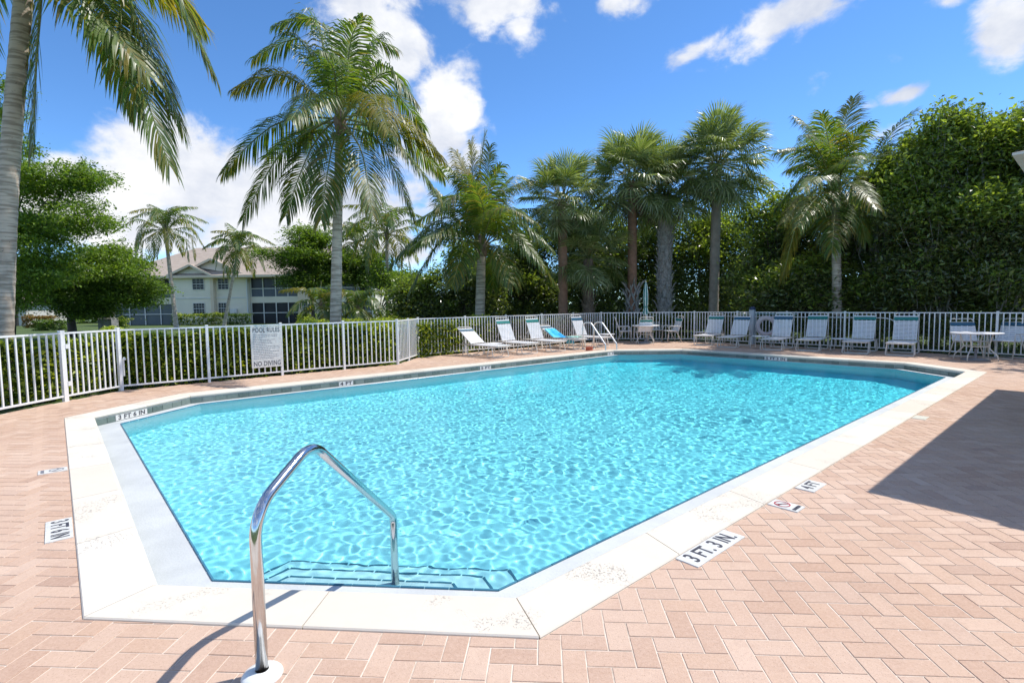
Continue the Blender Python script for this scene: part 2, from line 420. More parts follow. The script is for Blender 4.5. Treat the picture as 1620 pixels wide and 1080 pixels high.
DECK = [Vector((-8.35, .6)), Vector((6.5, .6)), Vector((17.6, 8.0)), FE1.xy, FD1.xy, FC1.xy, FG2.xy, FB1.xy, FG1.xy, FA1.xy, Vector((-8.35, 2.6))]
def inside(p, poly):
    r = False; n_ = len(poly)
    for i in range(n_):
        a, b = poly[i], poly[(i+1) % n_]
        if (a[1] > p[1]) != (b[1] > p[1]) and p[0] < (b[0]-a[0])*(p[1]-a[1])/(b[1]-a[1])+a[0]: r = not r
    return r
def clip(poly, a, d, sign):
    """keep the part of poly left (sign 1) or right (-1) of the line a + t d"""
    out = []; n_ = len(poly); s_ = [((p[0]-a[0])*-d[1] + (p[1]-a[1])*d[0])*sign for p in poly]
    for i in range(n_):
        p, q, u, v = poly[i], poly[(i+1) % n_], s_[i], s_[(i+1) % n_]
        if u >= 0: out.append(p)
        if (u >= 0) != (v >= 0):
            t = u/(u-v); out.append((p[0]+(q[0]-p[0])*t, p[1]+(q[1]-p[1])*t))
    return out
def area(p): return .5*abs(sum(p[i-1][0]*p[i][1]-p[i][0]*p[i-1][1] for i in range(len(p))))
def build_deck():
    # sand bed as a ring between the pool and the fence
    g = G(); no = len(POOL_O)
    outer = []
    for i, (x, y) in enumerate(POOL_O):
        d = (Vector((x, y))-ctr)
        lo, hi = 1.0, 6.0
        for _ in range(40):
            mdl = (lo+hi)/2
            if inside(ctr+d*mdl, DECK): lo = mdl
            else: hi = mdl
    # radial fan: for every deck corner and pool corner a spoke
    angs = []
    for p in list(DECK)+[Vector(q) for q in POOL_O]:
        d = Vector((p[0], p[1]))-ctr; angs.append(math.atan2(d.y, d.x))
    angs = sorted(angs); vi = []; vo = []
    def hit(poly, dr):
        best = None; n_ = len(poly)
        for i in range(n_):
            a = Vector((poly[i][0], poly[i][1])); b = Vector((poly[(i+1) % n_][0], poly[(i+1) % n_][1])); e = b-a
            den = dr.x*e.y-dr.y*e.x
            if abs(den) < 1e-9: continue
            w = a-ctr; t = (w.x*e.y-w.y*e.x)/den; s_ = (w.x*dr.y-w.y*dr.x)/den
            if t > 0 and -1e-6 <= s_ <= 1+1e-6: best = t if best is None else max(best, t)
        return ctr+dr*best
    for a_ in angs:
        dr = Vector((math.cos(a_), math.sin(a_))); p = hit(POOL_O, dr); q = hit(DECK, dr)
        vi.append((p.x, p.y, -.0035)); vo.append((q.x, q.y, -.0035))
    k = len(angs); g.add(vi+vo, [(i, k+i, k+(i+1) % k, (i+1) % k) for i in range(k)])
    deck = obj('pool_deck', g, m_sand(), kind='structure')
    # herringbone pavers, rotated 45 degrees to the pool
    MOD = .1068; yaw = math.radians(-3.6); c, s_ = math.cos(yaw), math.sin(yaw); org = Vector((.2117, 2.3836))
    rest = G(); near = []; R1 = range(-160, 190)
    oct_e = [(POOL_O[i], (POOL_O[(i+1) % 8][0]-POOL_O[i][0], POOL_O[(i+1) % 8][1]-POOL_O[i][1])) for i in range(8)]
    oct_e = [(a, (d[0]/math.hypot(*d), d[1]/math.hypot(*d))) for a, d in oct_e]
    cp = Vector((0, 0, CAM_H)); gap = .0034
    for a in R1:
        for b in R1:
            k = (a+b+1) % 4
            if k == 0: x0, y0, x1, y1 = a, b, a+2, b+1
            elif k == 2: x0, y0, x1, y1 = a, b, a+1, b+2
            else: continue
            cx, cy = (x0+x1)/2*MOD, (y0+y1)/2*MOD
            wx, wy = org.x+c*cx-s_*cy, org.y+s_*cx+c*cy
            if wy < 1.1 or wx > 15.5 or wx < -8.5 or wy > 23 or abs(wx) > wy*1.5+1.2: continue
            if not inside((wx, wy), DECK): continue
            sd = [((wx-p[0])*-d[1]+(wy-p[1])*d[0]) for p, d in oct_e]
            if min(sd) > .13: continue
            far = math.hypot(wx, wy)
            j = .0016
            hx, hy = (x1-x0)/2*MOD-gap, (y1-y0)/2*MOD-gap
            q = [(-hx, -hy), (hx, -hy), (hx, hy), (-hx, hy)]
            dz = rnd.uniform(-.0008, .0008); th = yaw+rnd.uniform(-.008, .008)*(1 if far < 9 else 0)
            cc, ss = math.cos(th), math.sin(th); ox, oy = wx+rnd.uniform(-j, j)*.5, wy+rnd.uniform(-j, j)*.5
            P = [(ox+cc*u-ss*v, oy+ss*u+cc*v) for u, v in q]
            if min(sd) > -.14:                      # cut against the coping
                pcs = []; rem = P
                for (p, d), sv in zip(oct_e, sd):
                    if len(rem) < 3: break
                    p2 = (p[0]+d[1]*.004, p[1]-d[0]*.004)
                    o_ = clip(rem, p2, d, -1)
                    if len(o_) > 2 and area(o_) > 2e-4: pcs.append(o_)
                    rem = clip(rem, p2, d, 1)
                whole = False
            else: pcs = [P]; whole = True
            for pc in pcs: near.append((far, pc, dz, whole and (x1-x0 == 2), whole, (ox, oy, th)))
    near.sort(key=lambda t: t[0])
    # the 300 pavers that show largest are objects, the rest one mesh
    def seen(t):
        x = sum(p[0] for p in t[1])/len(t[1]); y = sum(p[1] for p in t[1])/len(t[1])
        d = Vector((x, y, 0))-cp; zf = d.dot(_F)
        if zf <= .3: return False
        u = 810+CAM_F*d.dot(_R)/zf; v = 540-CAM_F*d.dot(_U)/zf
        return -420 < u < 2040 and v < 1260
    near = [t for t in near if seen(t)]
    shared = {}
    def full(kind):
        if kind not in shared:
            hx, hy = (MOD-gap, MOD/2-gap) if kind == 'h' else (MOD/2-gap, MOD-gap)
            g_ = G(); g_.prism([(-hx, -hy), (hx, -hy), (hx, hy), (-hx, hy)], -.03, 0, .0014); shared[kind] = g_.mesh('brick', MAT['brick'])
        return shared[kind]
    cnt = 0
    for far, pc, dz, hor, whole, (ox, oy, th) in near:
        cx_ = sum(p[0] for p in pc)/len(pc); cy_ = sum(p[1] for p in pc)/len(pc); d_ = Vector((cx_, cy_, 0))-cp; uu = 810+CAM_F*d_.dot(_R)/d_.dot(_F); vv_ = 540-CAM_F*d_.dot(_U)/d_.dot(_F)
        if cnt < 300 and area(pc) > .004 and -10 < uu < 1630 and vv_ < 1090:
            cnt += 1
            if whole: link('brick', full('h' if hor else 'v'), deck, (ox, oy, dz), (rnd.uniform(-.004, .004), rnd.uniform(-.004, .004), th))
            else:
                mx = sum(p[0] for p in pc)/len(pc); my = sum(p[1] for p in pc)/len(pc)
                g_ = G(); g_.prism([(p[0]-mx, p[1]-my) for p in pc], -.03, 0, .0014); link('brick', g_.mesh('brick', MAT['brick']), deck, (mx, my, dz))
        else: rest.prism(pc, -.012, dz, .0014 if far < 9 else 0, r=rnd.random())
    obj('brick_paving', rest, MAT['brick'], deck, kind='stuff', label='herringbone clay pavers farther off around the pool')
build_deck()

def seg(i, ring): a, b = Vector(ring[i]), Vector(ring[(i+1) % 8]); return a, b

def m_coping():
    a = MN('coping_stone_cast'); pos = a.n('ShaderNodeNewGeometry').outputs['Position']; r = a.irand()
    b = a.ramp(r, [(0, (.68, .61, .51)), (.5, (.73, .66, .555)), (1, (.76, .70, .60))])
    b = a.mix(a.rng(a.noise(1.3, 5, .6, vec=pos), .42, .66, 0, .35), b, (.62, .55, .45))
    b = a.mix(a.rng(a.noise(14, 6, .7, vec=pos), .5, .75, 0, .18), b, (.52, .47, .40))
    pits = a.voro(70, vec=pos); zone = a.noise(1.9, 3, .5, vec=pos); pn = a.noise(70, 3, .7, vec=pos)
    pit = a.math('MULTIPLY', a.rng(pn, .56, .64, 0, 1), a.rng(zone, .535, .62, 0, 1))
    b = a.mix(a.math('MULTIPLY', pit, .65), b, (.32, .29, .27))
    a.prin(b, .8, normal=a.bump(a.math('MULTIPLY', pit, -1.0), .7, .006), spec=.35); return a.m
coping = link('pool_coping', None, kind='structure')
mc = m_coping()
def build_coping():
    for i in range(8):
        a, b = seg(i, POOL_O); c, d = seg(i, POOL_I)
        L = (b-a).length; k = max(1, round(L/1.2))
        for j in range(k):
            t0, t1 = j/k, (j+1)/k; e = .0032/L
            t0 += e; t1 -= e
            o0, o1, i1, i0 = a.lerp(b, t0), a.lerp(b, t1), c.lerp(d, t1), c.lerp(d, t0)
            ctr_ = (o0+i1)/2; dx = (o1-o0).normalized(); nv = Vector((-dx.y, dx.x))
            # cross-section from deck side to bullnose over the pool
            w = (i0-o0).dot(nv)
            prof = [(0, -.05), (0, .004), (.006, .011), (w-.02, .011), (w-.006, .006), (w+.004, -.006), (w+.006, -.018), (w-.002, -.036), (w-.012, -.042), (w-.012, -.05)]
            g = G(); vs = []
            for (p0, p1) in ((o0, i0), (o1, i1)):
                for u, z in prof:
                    q = p0.lerp(p1, u/w); vs.append((q.x-ctr_.x, q.y-ctr_.y, z))
            n_ = len(prof)
            g.add(vs, [(q, n_+q, n_+q+1, q+1) for q in range(n_-1)] + [tuple(range(n_)), tuple(range(2*n_-1, n_-1, -1))])
            g.f = [tuple(reversed(f)) for f in g.f]
            obj('coping_stone', g, mc, coping, loc=(ctr_.x, ctr_.y, 0))
build_coping()

# basin: walls, sloping floor, gutter shelf
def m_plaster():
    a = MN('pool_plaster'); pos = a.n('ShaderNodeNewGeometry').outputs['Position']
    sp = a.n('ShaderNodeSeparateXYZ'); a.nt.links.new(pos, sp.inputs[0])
    deep = a.rng(sp.outputs[2], -.3, -1.75, 0, 1)       # bluer with depth: the water's absorption is painted into the plaster
    b = a.mix(deep, a.ramp(a.noise(.8, 5, .6, vec=pos), [(.3, PLASTER_A), (.7, PLASTER_B)]), WATER_DEEP_TINT)
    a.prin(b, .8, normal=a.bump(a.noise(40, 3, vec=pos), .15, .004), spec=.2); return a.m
PLASTER_A, PLASTER_B, WATER_DEEP_TINT = (.70, .93, .95), (.78, .96, .97), (.11, .87, .99)
def m_gutter():
    a = MN('gutter_plaster'); pos = a.n('ShaderNodeNewGeometry').outputs['Position']
    b = a.ramp(a.noise(2.2, 6, .65, vec=pos), [(.3, (.50, .52, .52)), (.6, (.60, .62, .62)), (.8, (.56, .55, .50))])
    b = a.mix(a.rng(a.noise(90, 2, vec=pos), .62, .7, 0, .3), b, (.35, .36, .34))
    a.prin(b, .7, normal=a.bump(a.noise(60, 4, vec=pos), .4, .006)); return a.m
def floor_z(p):
    u = (Vector((p[0], p[1]))-Vector(POOL_O[1])).dot(UX.xy)
    return -1.12 - .62*min(1, max(0, (u-1.5)/9))
g = G(); n = 8
top = [(x, y, ZLIP-.004) for x, y in POOL_W]; bot = [(x, y, floor_z((x, y))) for x, y in POOL_W]
g.add(top+bot, [(i, n+i, n+(i+1) % n, (i+1) % n) for i in range(n)])
basin_floor = G()
# floor as strips so that the slope breaks where it should
basin_floor.add(bot, [tuple(range(8))])
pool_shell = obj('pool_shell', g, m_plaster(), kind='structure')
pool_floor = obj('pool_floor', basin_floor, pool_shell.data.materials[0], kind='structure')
g = G()
shelf_in = [(x, y, ZLIP-.003) for x, y in POOL_W]; shelf_out = [(x, y, -.150) for x, y in POOL_I]; up = [(x, y, -.04) for x, y in POOL_I]
def grow(p, q, e): # push a little outwards, under the coping
    return tuple(q[i]+(q[i]-p[i])*e for i in range(2))+(q[2],)
g.add(shelf_in+shelf_out, [((i+1) % n, i, n+i, n+(i+1) % n) for i in range(n)])
wl = G(); wo = [grow(POOL_W[i]+(0,), shelf_out[i], .03) for i in range(n)]; wu = [(p[0], p[1], -.038) for p in wo]
wl.add(wo+wu, [((i+1) % n, i, n+i, n+(i+1) % n) for i in range(n)])
gutter = obj('pool_gutter', g, m_gutter(), kind='structure')
gwall = obj('pool_wall', wl, simple('grout_pale', (.42, .44, .42), .9, var=.15, scale=4), kind='structure')
def m_tile():
    a = MN('wall_tile_green'); r = a.irand()
    b = a.ramp(r, [(0, (.075, .115, .10)), (.35, (.11, .16, .14)), (.7, (.15, .20, .175)), (1, (.20, .245, .22))])
    b = a.mix(a.rng(a.noise(25, 4), .4, .7, 0, .45), b, (.24, .28, .25))
    a.prin(b, .34, normal=a.bump(a.noise(30, 3), .2, .004)); MAT['tile'] = a.m
m_tile()
a_ = MN('lip_tile_blue'); a_.prin(a_.ramp(a_.irand(), [(0, (.03, .15, .24)), (1, (.07, .24, .34))]), .25); MAT['lip'] = a_.m
MARKED = []   # stretches of wall taken by depth markers: (edge, start, end)
def wall_span(i, px0, px1):
    """distances along wall i that the photograph shows at the two columns"""
    a, b = seg(i, POOL_I); out = []
    for px in (px0, px1):
        dr = (_F + _R*((px-810)/CAM_F)); dr = Vector((dr.x, dr.y)); e = b-a
        den = dr.x*e.y-dr.y*e.x; s_ = (a.x*dr.y-a.y*dr.x)/den; out.append(s_*e.length)
    return out
WALLMARKS = [(6, 174, 225.6, '3 FT 6 IN', 'white depth marker reading 3 FT 6 IN on the left chamfered pool wall'),
             (5, 533.5, 556.5, '4 FT', 'white depth marker reading 4 FT on the long far pool wall'),
             (5, 758.5, 776, '5 FT', 'white depth marker reading 5 FT on the far wall below the loungers'),
             (3, 1210, 1246, '5 FT 3 IN', 'white depth marker reading 5 FT 3 IN on the far right pool wall')]
for i, p0, p1, *_ in WALLMARKS:
    s0, s1 = sorted(wall_span(i, p0, p1)); MARKED.append((i, s0, s1))
ladspan = sorted(wall_span(5, 961, 976)); MARKED.append((5, *ladspan))
tile_sh = {}
def build_tiles():
    for i in range(8):
        a, b = seg(i, POOL_I); e = (b-a); L = e.length; e.normalize(); nv = Vector((-e.y, e.x)); ang = math.atan2(e.y, e.x)
        k = round(L/.2); w = L/k
        for j in range(k):
            s0, s1 = j*w+.004, (j+1)*w-.004
            for q, m0, m1 in MARKED:
                if q == i:
                    if s0 >= m0 and s1 <= m1: s1 = s0
                    elif s0 < m0 < s1: s1 = m0-.003
                    elif s0 < m1 < s1: s0 = m1+.003
            if s1-s0 < .02: continue
            key = round(s1-s0, 3)
            if key not in tile_sh:
                g_ = G(); g_.box((-key/2, 0, -.142), (key/2, .008, -.054)); tile_sh[key] = g_.mesh('tile', MAT['tile'])
            p = a+e*((s0+s1)/2) - nv*.006
            link('tile', tile_sh[key], gwall, (p.x, p.y, rnd.uniform(-.001, .001)), (0, 0, ang))
    g_ = G(); g_.prism([(-.0728, 0), (.0728, 0), (.0728, .013), (-.0728, .013)], -.006, .006, .002); lip = g_.mesh('lip_tile', MAT['lip'])
    for i in range(8):
        a, b = seg(i, POOL_W); e = (b-a); L = e.length; e.normalize(); ang = math.atan2(e.y, e.x)
        k = round(L/.15); w = L/k
        for j in range(k):
            p = a+e*(w*(j+.5)); link('lip_tile', lip, gutter, (p.x, p.y, ZLIP+.001), (0, 0, ang))
build_tiles()

# steps under water, across the near chamfer
def build_steps():
    a, b = Vector(POOL_W[1]), Vector(POOL_W[0]); e = (b-a); L = e.length; e.normalize(); nv = Vector((-e.y, e.x))*-1
    if (ctr-a).dot(nv) < 0: nv = -nv
    root = thing('pool_steps', 'white underwater steps with dark nosing lines at the near corner of the pool', 'steps')
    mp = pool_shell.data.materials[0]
    for k, z in ((3, -.86), (2, -.62), (1, -.38)):
        d = .30*k; ins = .34-.16*(k-1)
        pts = [a+e*(.16-.3*(k-1)), b-e*(.16-.3*(k-1)), b-e*ins+nv*d, a+e*ins+nv*d]
        pts[0] -= nv*.0; P = [(p.x, p.y) for p in pts]
        if area(P) and sum(P[q-1][0]*P[q][1]-P[q][0]*P[q-1][1] for q in range(4)) < 0: P = P[::-1]
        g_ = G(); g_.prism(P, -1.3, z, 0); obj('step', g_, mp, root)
        g_ = G(); q = [pts[0], pts[3], pts[2], pts[1]]
        for u, v in zip(q[:-1], q[1:]):
            dd = (v-u).normalized(); m_ = int((v-u).length/.16)
            for w in range(m_):
                s_, t_ = u.lerp(v, (w+.04)/m_), u.lerp(v, (w+.96)/m_)
                g_.bar((s_.x, s_.y, z+.002), (t_.x, t_.y, z+.002), .016, .010)
        obj('nosing', g_, MAT['lip'], root, kind='stuff')
build_steps()

# water: a rippled sheet of clear glass-like water, refracting the sun onto the floor
def build_water():
    h = .0165; o = Vector(POOL_O[1]); us = np.arange(-3, 15.5, h); vs = np.arange(-.3, 10.2, h)
    A, B = np.meshgrid(us, vs); X = o.x+A*UX.x+B*VX.x; Y = o.y+A*UX.y+B*VX.y
    rng = np.random.default_rng(5); Zh = np.zeros_like(X)
    def band(nw, l0, l1, amp, dirc, spread):
        nonlocal Zh
        for _ in range(nw):
            L_ = math.exp(rng.uniform(math.log(l0), math.log(l1))); an = rng.normal(dirc, spread); k = 2*math.pi/L_
            cc, sn = k*math.cos(an), k*math.sin(an)
            Zh += amp*(L_/.3)**1.15*np.sin(cc*X+sn*Y+rng.uniform(0, 6.283)+.9*np.sin(.8*X+rng.uniform(0, 6))+.9*np.sin(.7*Y+rng.uniform(0, 6)))
    band(40, .070, .13, .00026, 2.5, 1.3)
    band(28, .13, .24, .00021, 2.5, 1.1)
    band(16, .26, .70, .00015, 2.2, .9)
    band(8, .8, 1.8, .00020, 1.9, .8)
    for (px, py, am, l) in ((1180, 632, .0011, .21), (880, 690, .0006, .17), (640, 800, .0004, .16)):
        c = at(px, py, ZW); r = np.hypot(X-c.x, Y-c.y)
        Zh += am*np.exp(-(r/1.9)**2)*np.sin(2*math.pi*r/l)/(1+r*.5)*1.6
    # calmer right at the edges
    sd = np.full_like(X, 1e9)
    for i in range(8):
        a, b = seg(i, POOL_W); e = (b-a).normalized(); sd = np.minimum(sd, -((X-a.x)*-e.y+(Y-a.y)*e.x)*-1)
    Zh *= np.clip(.35+sd*1.5, .35, 1)
    ny, nx = X.shape; idx = np.arange(nx*ny).reshape(ny, nx)
    F = np.stack([idx[:-1, :-1], idx[:-1, 1:], idx[1:, 1:], idx[1:, :-1]], -1).reshape(-1, 4)
    cen = sd[:-1, :-1].ravel(); F = F[cen > -.012-h]
    used = np.unique(F); mp = np.zeros(nx*ny, np.int32); mp[used] = np.arange(len(used)); F = mp[F]
    V = np.stack([X, Y, Zh+ZW], -1).reshape(-1, 3)[used]
    a = MN('clear_water'); gl = a.n('ShaderNodeBsdfRefraction'); gl.inputs['IOR'].default_value = 1.333; gl.inputs['Roughness'].default_value = 0
    gs = a.n('ShaderNodeBsdfGlossy'); gs.inputs['Roughness'].default_value = .03; fr = a.n('ShaderNodeFresnel'); fr.inputs['IOR'].default_value = 1.333
    fx = a.math('MULTIPLY', fr.outputs[0], .42)       # reflection as a polarised view sees it
    mx = a.n('ShaderNodeMixShader'); a.put(mx.inputs[0], fx)
    bp = a.bump(a.noise(17, 4, .62), .10, .02)
    if WATER_BUMP: a.nt.links.new(bp, gl.inputs['Normal'])
    a.nt.links.new(bp, gs.inputs['Normal'])
    gl.inputs['Color'].default_value = (*WATER_TINT, 1)
    a.nt.links.new(gl.outputs[0], mx.inputs[1]); a.nt.links.new(gs.outputs[0], mx.inputs[2]); a.nt.links.new(mx.outputs[0], a.out.inputs[0])
    w = link('pool_water', np_mesh('pool_water', V, F, a.m, smooth=True), kind='structure')
    w.cycles.is_caustics_caster = True
    for o_ in [pool_shell, pool_floor]+[c for c in COL.objects if c.name.startswith(('step', 'nosing'))]: o_.cycles.is_caustics_receiver = True
    sd_ = sun.data; sd_.cycles.is_caustics_light = True
WATER_BUMP = False
WATER_TINT = (.86, .975, 1.0)
build_water()
# ------------------------------------------------------------------ handrail, ladder, depth markers
def fillet(pts, rads, n=7):
    """round the corners of a polyline"""
    out = [Vector(pts[0])]
    for i in range(1, len(pts)-1):
        p = Vector(pts[i]); a = (Vector(pts[i-1])-p); b = (Vector(pts[i+1])-p); r = rads[i-1]
        a.normalize(); b.normalize(); ang = a.angle(b); t = r/math.tan(ang/2)
        s, e = p+a*t, p+b*t; c = p+(a+b).normalized()*(r/math.sin(ang/2))
        u = s-c; v = e-c; tot = u.angle(v); ax = u.cross(v).normalized()
        for k in range(n+1): out.append(c+Matrix.Rotation(tot*k/n, 3, ax) @ u)
    out.append(Vector(pts[-1])); return out
def handrail():
    B = Vector((-1.084, 2.131, 0)); E = Vector((-.788, 3.333, 0)); d = (E-B); d.normalize()
    root = thing('handrail', 'bent stainless steel grab rail rising from the deck over the near pool steps', 'handrail', B)
    P = lambda s, z: d*s+Vector((0, 0, z))
    pts = fillet([P(0, 0), P(0, .715), P(.402, .902), P(1.232, .20), P(1.237, -.62)], [.19, .17, .09], 11)
    g = G(); g.tube(pts, .0252, 20); obj('rail_tube', g, MAT['steel'], root)
    g = G(); g.lathe([(.083, 0), (.083, .006), (.076, .016), (.055, .026), (.032, .030), (.027, .030)], 28); obj('flange', g, MAT['flange'], root)
handrail()
def ladder():
    root = thing('pool_ladder', 'chrome two rail ladder curving over the far pool edge', 'ladder', (0, 0, 0))
    nv = -VX
    for (bx, by, wx) in ((922, 552.3, 960), (939.5, 551, 976)):
        b = at(bx, by)
        # the rail runs square to the pool edge
        pts = fillet([b, b+Vector((0, 0, .93)), b+nv*.36+Vector((0, 0, .93)), b+nv*1.0+Vector((0, 0, .20)), b+nv*1.0+Vector((0, 0, -1.1))], [.17, .16, .10], 6)
        g = G(); g.tube(pts, .024, 12); obj('ladder_rail', g, MAT['steel_satin'], root)
        g = G(); g.lathe([(.07, 0), (.06, .015), (.025, .02)], 16, b); obj('flange', g, MAT['steel'], root)
        last = b
    a = at(922, 552.3)+nv*1.0
    for z in (-.38, -.66, -.94):
        g = G(); q = last+nv*1.0; g.bar((a.x, a.y, z), (q.x, q.y, z), .10, .03); obj('tread', g, MAT['steel'], root)
ladder()

FONT = {}
def text_mesh(txt, size, cond=1.0, extrude=.0008, align='CENTER', bold=0.0):
    cu = D.curves.new('lettering', 'FONT'); cu.body = txt; cu.size = size; cu.align_x = align; cu.align_y = 'CENTER'
    cu.extrude = extrude; cu.offset = bold; cu.space_character = 1.05; cu.resolution_u = 3
    o = D.objects.new('tmp', cu); COL.objects.link(o); dg = bpy.context.evaluated_depsgraph_get()
    me = D.meshes.new_from_object(o.evaluated_get(dg)); D.objects.remove(o); D.curves.remove(cu)
    for v in me.vertices: v.co.x *= cond
    me.name = 'lettering'; return me
def marker(p, xd, yd, w, h, txt, label, mat='marker_white', ink='ink', size=None, cond=.72, thick=.004, group=None, bold=.0025, ydrop=0, fill=.84):
    """p is the middle of the plate; text reads along xd, its top towards yd"""
    xd = Vector(xd).normalized(); yd = Vector(yd).normalized(); zd = xd.cross(yd)
    root = link('depth_marker', None, label=label, category='depth marker', group=group)
    root.matrix_world = Matrix.Translation(p) @ Matrix((xd, yd, zd)).transposed().to_4x4()
    g = G(); g.prism([(-w/2, -h/2), (w/2, -h/2), (w/2, h/2), (-w/2, h/2)], -.006, thick, .0012); obj('plate', g, MAT[mat], root)
    if txt:
        me = text_mesh(txt, size or h*.78, 1.0, bold=bold*h/.15); me.materials.append(MAT[ink])
        xs = [v.co.x for v in me.vertices]; fx = w*fill/(max(xs)-min(xs))
        for v in me.vertices: v.co.x *= fx
        link('lettering', me, root, loc=(0, ydrop, thick+.0012))
    return root
GM = 'depth marker plates round the pool'
# on the pool walls
for i, p0, p1, txt, lab in WALLMARKS:
    a, b = seg(i, POOL_I); e = (b-a).normalized(); s0, s1 = sorted(wall_span(i, p0, p1)); q = a+e*((s0+s1)/2)
    nv = Vector((-e.y, e.x, 0)); w = s1-s0-.006
    # seen from the pool the wall reads against the running direction of the coping
    marker(Vector((q.x, q.y, -.098))+nv*.004, (-e.x, -e.y, 0), (0, 0, 1), w, .086, txt, lab, cond={9: .74, 4: .95}.get(len(txt), .78)*w/(.62 if len(txt) == 9 else .40), size=.098, group=GM, thick=.006, bold=.004)
a, b = seg(5, POOL_I); e = (b-a).normalized(); q = a+e*(sum(ladspan)/2); nv = Vector((-e.y, e.x, 0))
marker(Vector((q.x, q.y, -.098))+nv*.004, (-e.x, -e.y, 0), (0, 0, 1), ladspan[1]-ladspan[0]-.01, .086, '5 FT', 'pale faded depth marker between the rails of the far ladder', ink='ink_faded', size=.09, cond=.8, group=GM, thick=.006)
# let into the pavers
e12 = (Vector(POOL_O[2])-Vector(POOL_O[1])).normalized(); n12 = Vector((e12.y, -e12.x))
def on_edge(px, py, off):
    q = at(px, py).xy; a = Vector(POOL_O[1]); s_ = (q-a).dot(e12); r = a+e12*s_+n12*off; return Vector((r.x, r.y, .0035))
X3, Y3 = (e12.x, e12.y, 0), (-n12.x, -n12.y, 0)
marker(on_edge(1134, 869, .082), X3, Y3, .60, .15, '3 FT. 3 IN.', 'large white deck marker reading 3 FT. 3 IN. beside the near coping', size=.15, cond=.70, group=GM)
marker(on_edge(1292, 771, .085), X3, Y3, .29, .15, '4 FT', 'white deck marker reading 4 FT beside the right coping', size=.135, fill=.72, group=GM)
marker(on_edge(1459, 661, .085), X3, Y3, .25, .15, '', 'worn cream marker with rubbed-off writing beside the far right coping', mat='marker_worn', group=GM)
def no_dive(p, xd, yd, label, faded=False):
    r = marker(p, xd, yd, .15, .22, 'NO DIVING', label, size=.028, fill=.8, group='no diving plates in the pavers', ink='ink_faded' if faded else 'ink', ydrop=-.078)
    r.name = 'no_diving_marker'
    g = G(); n_ = 28; ring = []
    for rr in (.058, .048):
        ring += [(rr*math.cos(2*math.pi*k/n_), .028+rr*math.sin(2*math.pi*k/n_), .0062) for k in range(n_)]
    g.add(ring, [(k, (k+1) % n_, n_+(k+1) % n_, n_+k) for k in range(n_)])
    g.bar((-.036, .064, .0064), (.036, -.008, .0064), .008, .0005); obj('ban_ring', g, MAT['red_ink'] if not faded else MAT['ink_faded'], r)
    g = G(); g.bar((-.028, .036, .0066), (.004, .03, .0066), .010, .0004); g.bar((.004, .03, .0066), (.026, .014, .0066), .006, .0004); g.lathe([(.0, .0066), (.008, .0067)], 10, (-.034, .04, 0)); obj('diver_figure', g, MAT['ink' if not faded else 'ink_faded'], r)
no_dive(on_edge(1243, 800, .12), X3, Y3, 'small white no diving plate with red ring between the two right deck markers')
e70 = (Vector(POOL_O[0])-Vector(POOL_O[7])).normalized(); n70 = Vector((e70.y, -e70.x))
def on_left(px, py, off):
    q = at(px, py).xy; a = Vector(POOL_O[7]); s_ = (q-a).dot(e70); r = a+e70*s_+n70*off; return Vector((r.x, r.y, .0035))
X7, Y7 = (e70.x, e70.y, 0), (-n70.x, -n70.y, 0)
marker(on_left(94, 838, .084), X7, Y7, .46, .15, '3 FT 6 IN', 'white deck marker reading 3 FT 6 IN beside the left coping', size=.14, cond=.66, group=GM)
no_dive(on_left(89, 744, .12), X7, Y7, 'faded no diving plate in the pavers beside the left coping', True)
g = G(); g.lathe([(.12, 0), (.12, .008), (.03, .012), (0, .012)], 24); dc = at(1342, 656, -1.6)
dr = obj('main_drain', g, MAT['strap_navy'], loc=(dc.x, dc.y, floor_z((dc.x, dc.y))+.006)); retag(dr, 'round dark drain cover on the deep pool floor at the right', 'drain'); dr.scale = (1.6, 1.6, 1)

# ------------------------------------------------------------------ fence
def picket_meshes():
    g = G(); g.box((-.0125, -.0095, .085), (.0125, .0095, 1.165)); pk = g.mesh('picket', MAT['white_paint'])
    g = G(); g.box((-.025, -.025, -.02), (.025, .025, 1.215)); g.prism([(-.028, -.028), (.028, -.028), (.028, .028), (-.028, .028)], 1.215, 1.228, .006); po = g.mesh('post', MAT['white_paint'])
    return pk, po
PK, PO = picket_meshes()
def fence(name, label, cat, A, B, bays, per, ends=(True, True), gate=False, knob=None, group='white aluminium fence round the pool deck'):
    d = (B-A); L = d.length; d.normalize(); rz = math.atan2(d.y, d.x)
    root = thing(name, label, cat, A, rz, group)
    g = G(); g.box((0, -.0175, 1.165), (L, .0175, 1.195)); obj('top_rail', g, MAT['white_paint'], root)
    g = G(); g.box((0, -.0125, .075), (L, .0125, .107)); obj('bottom_rail', g, MAT['white_paint'], root)
    w = L/bays
    for k in range(bays+1):
        if (k == 0 and not ends[0]) or (k == bays and not ends[1]): continue
        link('post', PO, root, (k*w, 0, 0))
    for k in range(bays):
        for j in range(1, per):
            link('picket', PK, root, (k*w+w*j/per, 0, 0))
    if knob is not None:
        g = G(); g.lathe([(.012, -.03), (.036, -.02), (.036, -.012), (.012, .03), (.0, .034)], 12, (knob[0], -.045, knob[1])); g.box((knob[0]-.03, -.05, knob[1]-.34), (knob[0]-.005, -.025, knob[1]-.02)); obj('latch', g, MAT['knob_white'], root)
        for z in (.3, .95):
            g = G(); g.box((.02, -.035, z-.04), (.075, -.02, z+.04)); obj('hinge', g, MAT['knob_white'], root)
    return root
fence('fence', 'white picket fence run at the far left, ending at the left gate', 'fence', FA0, FA1, 4, 12)
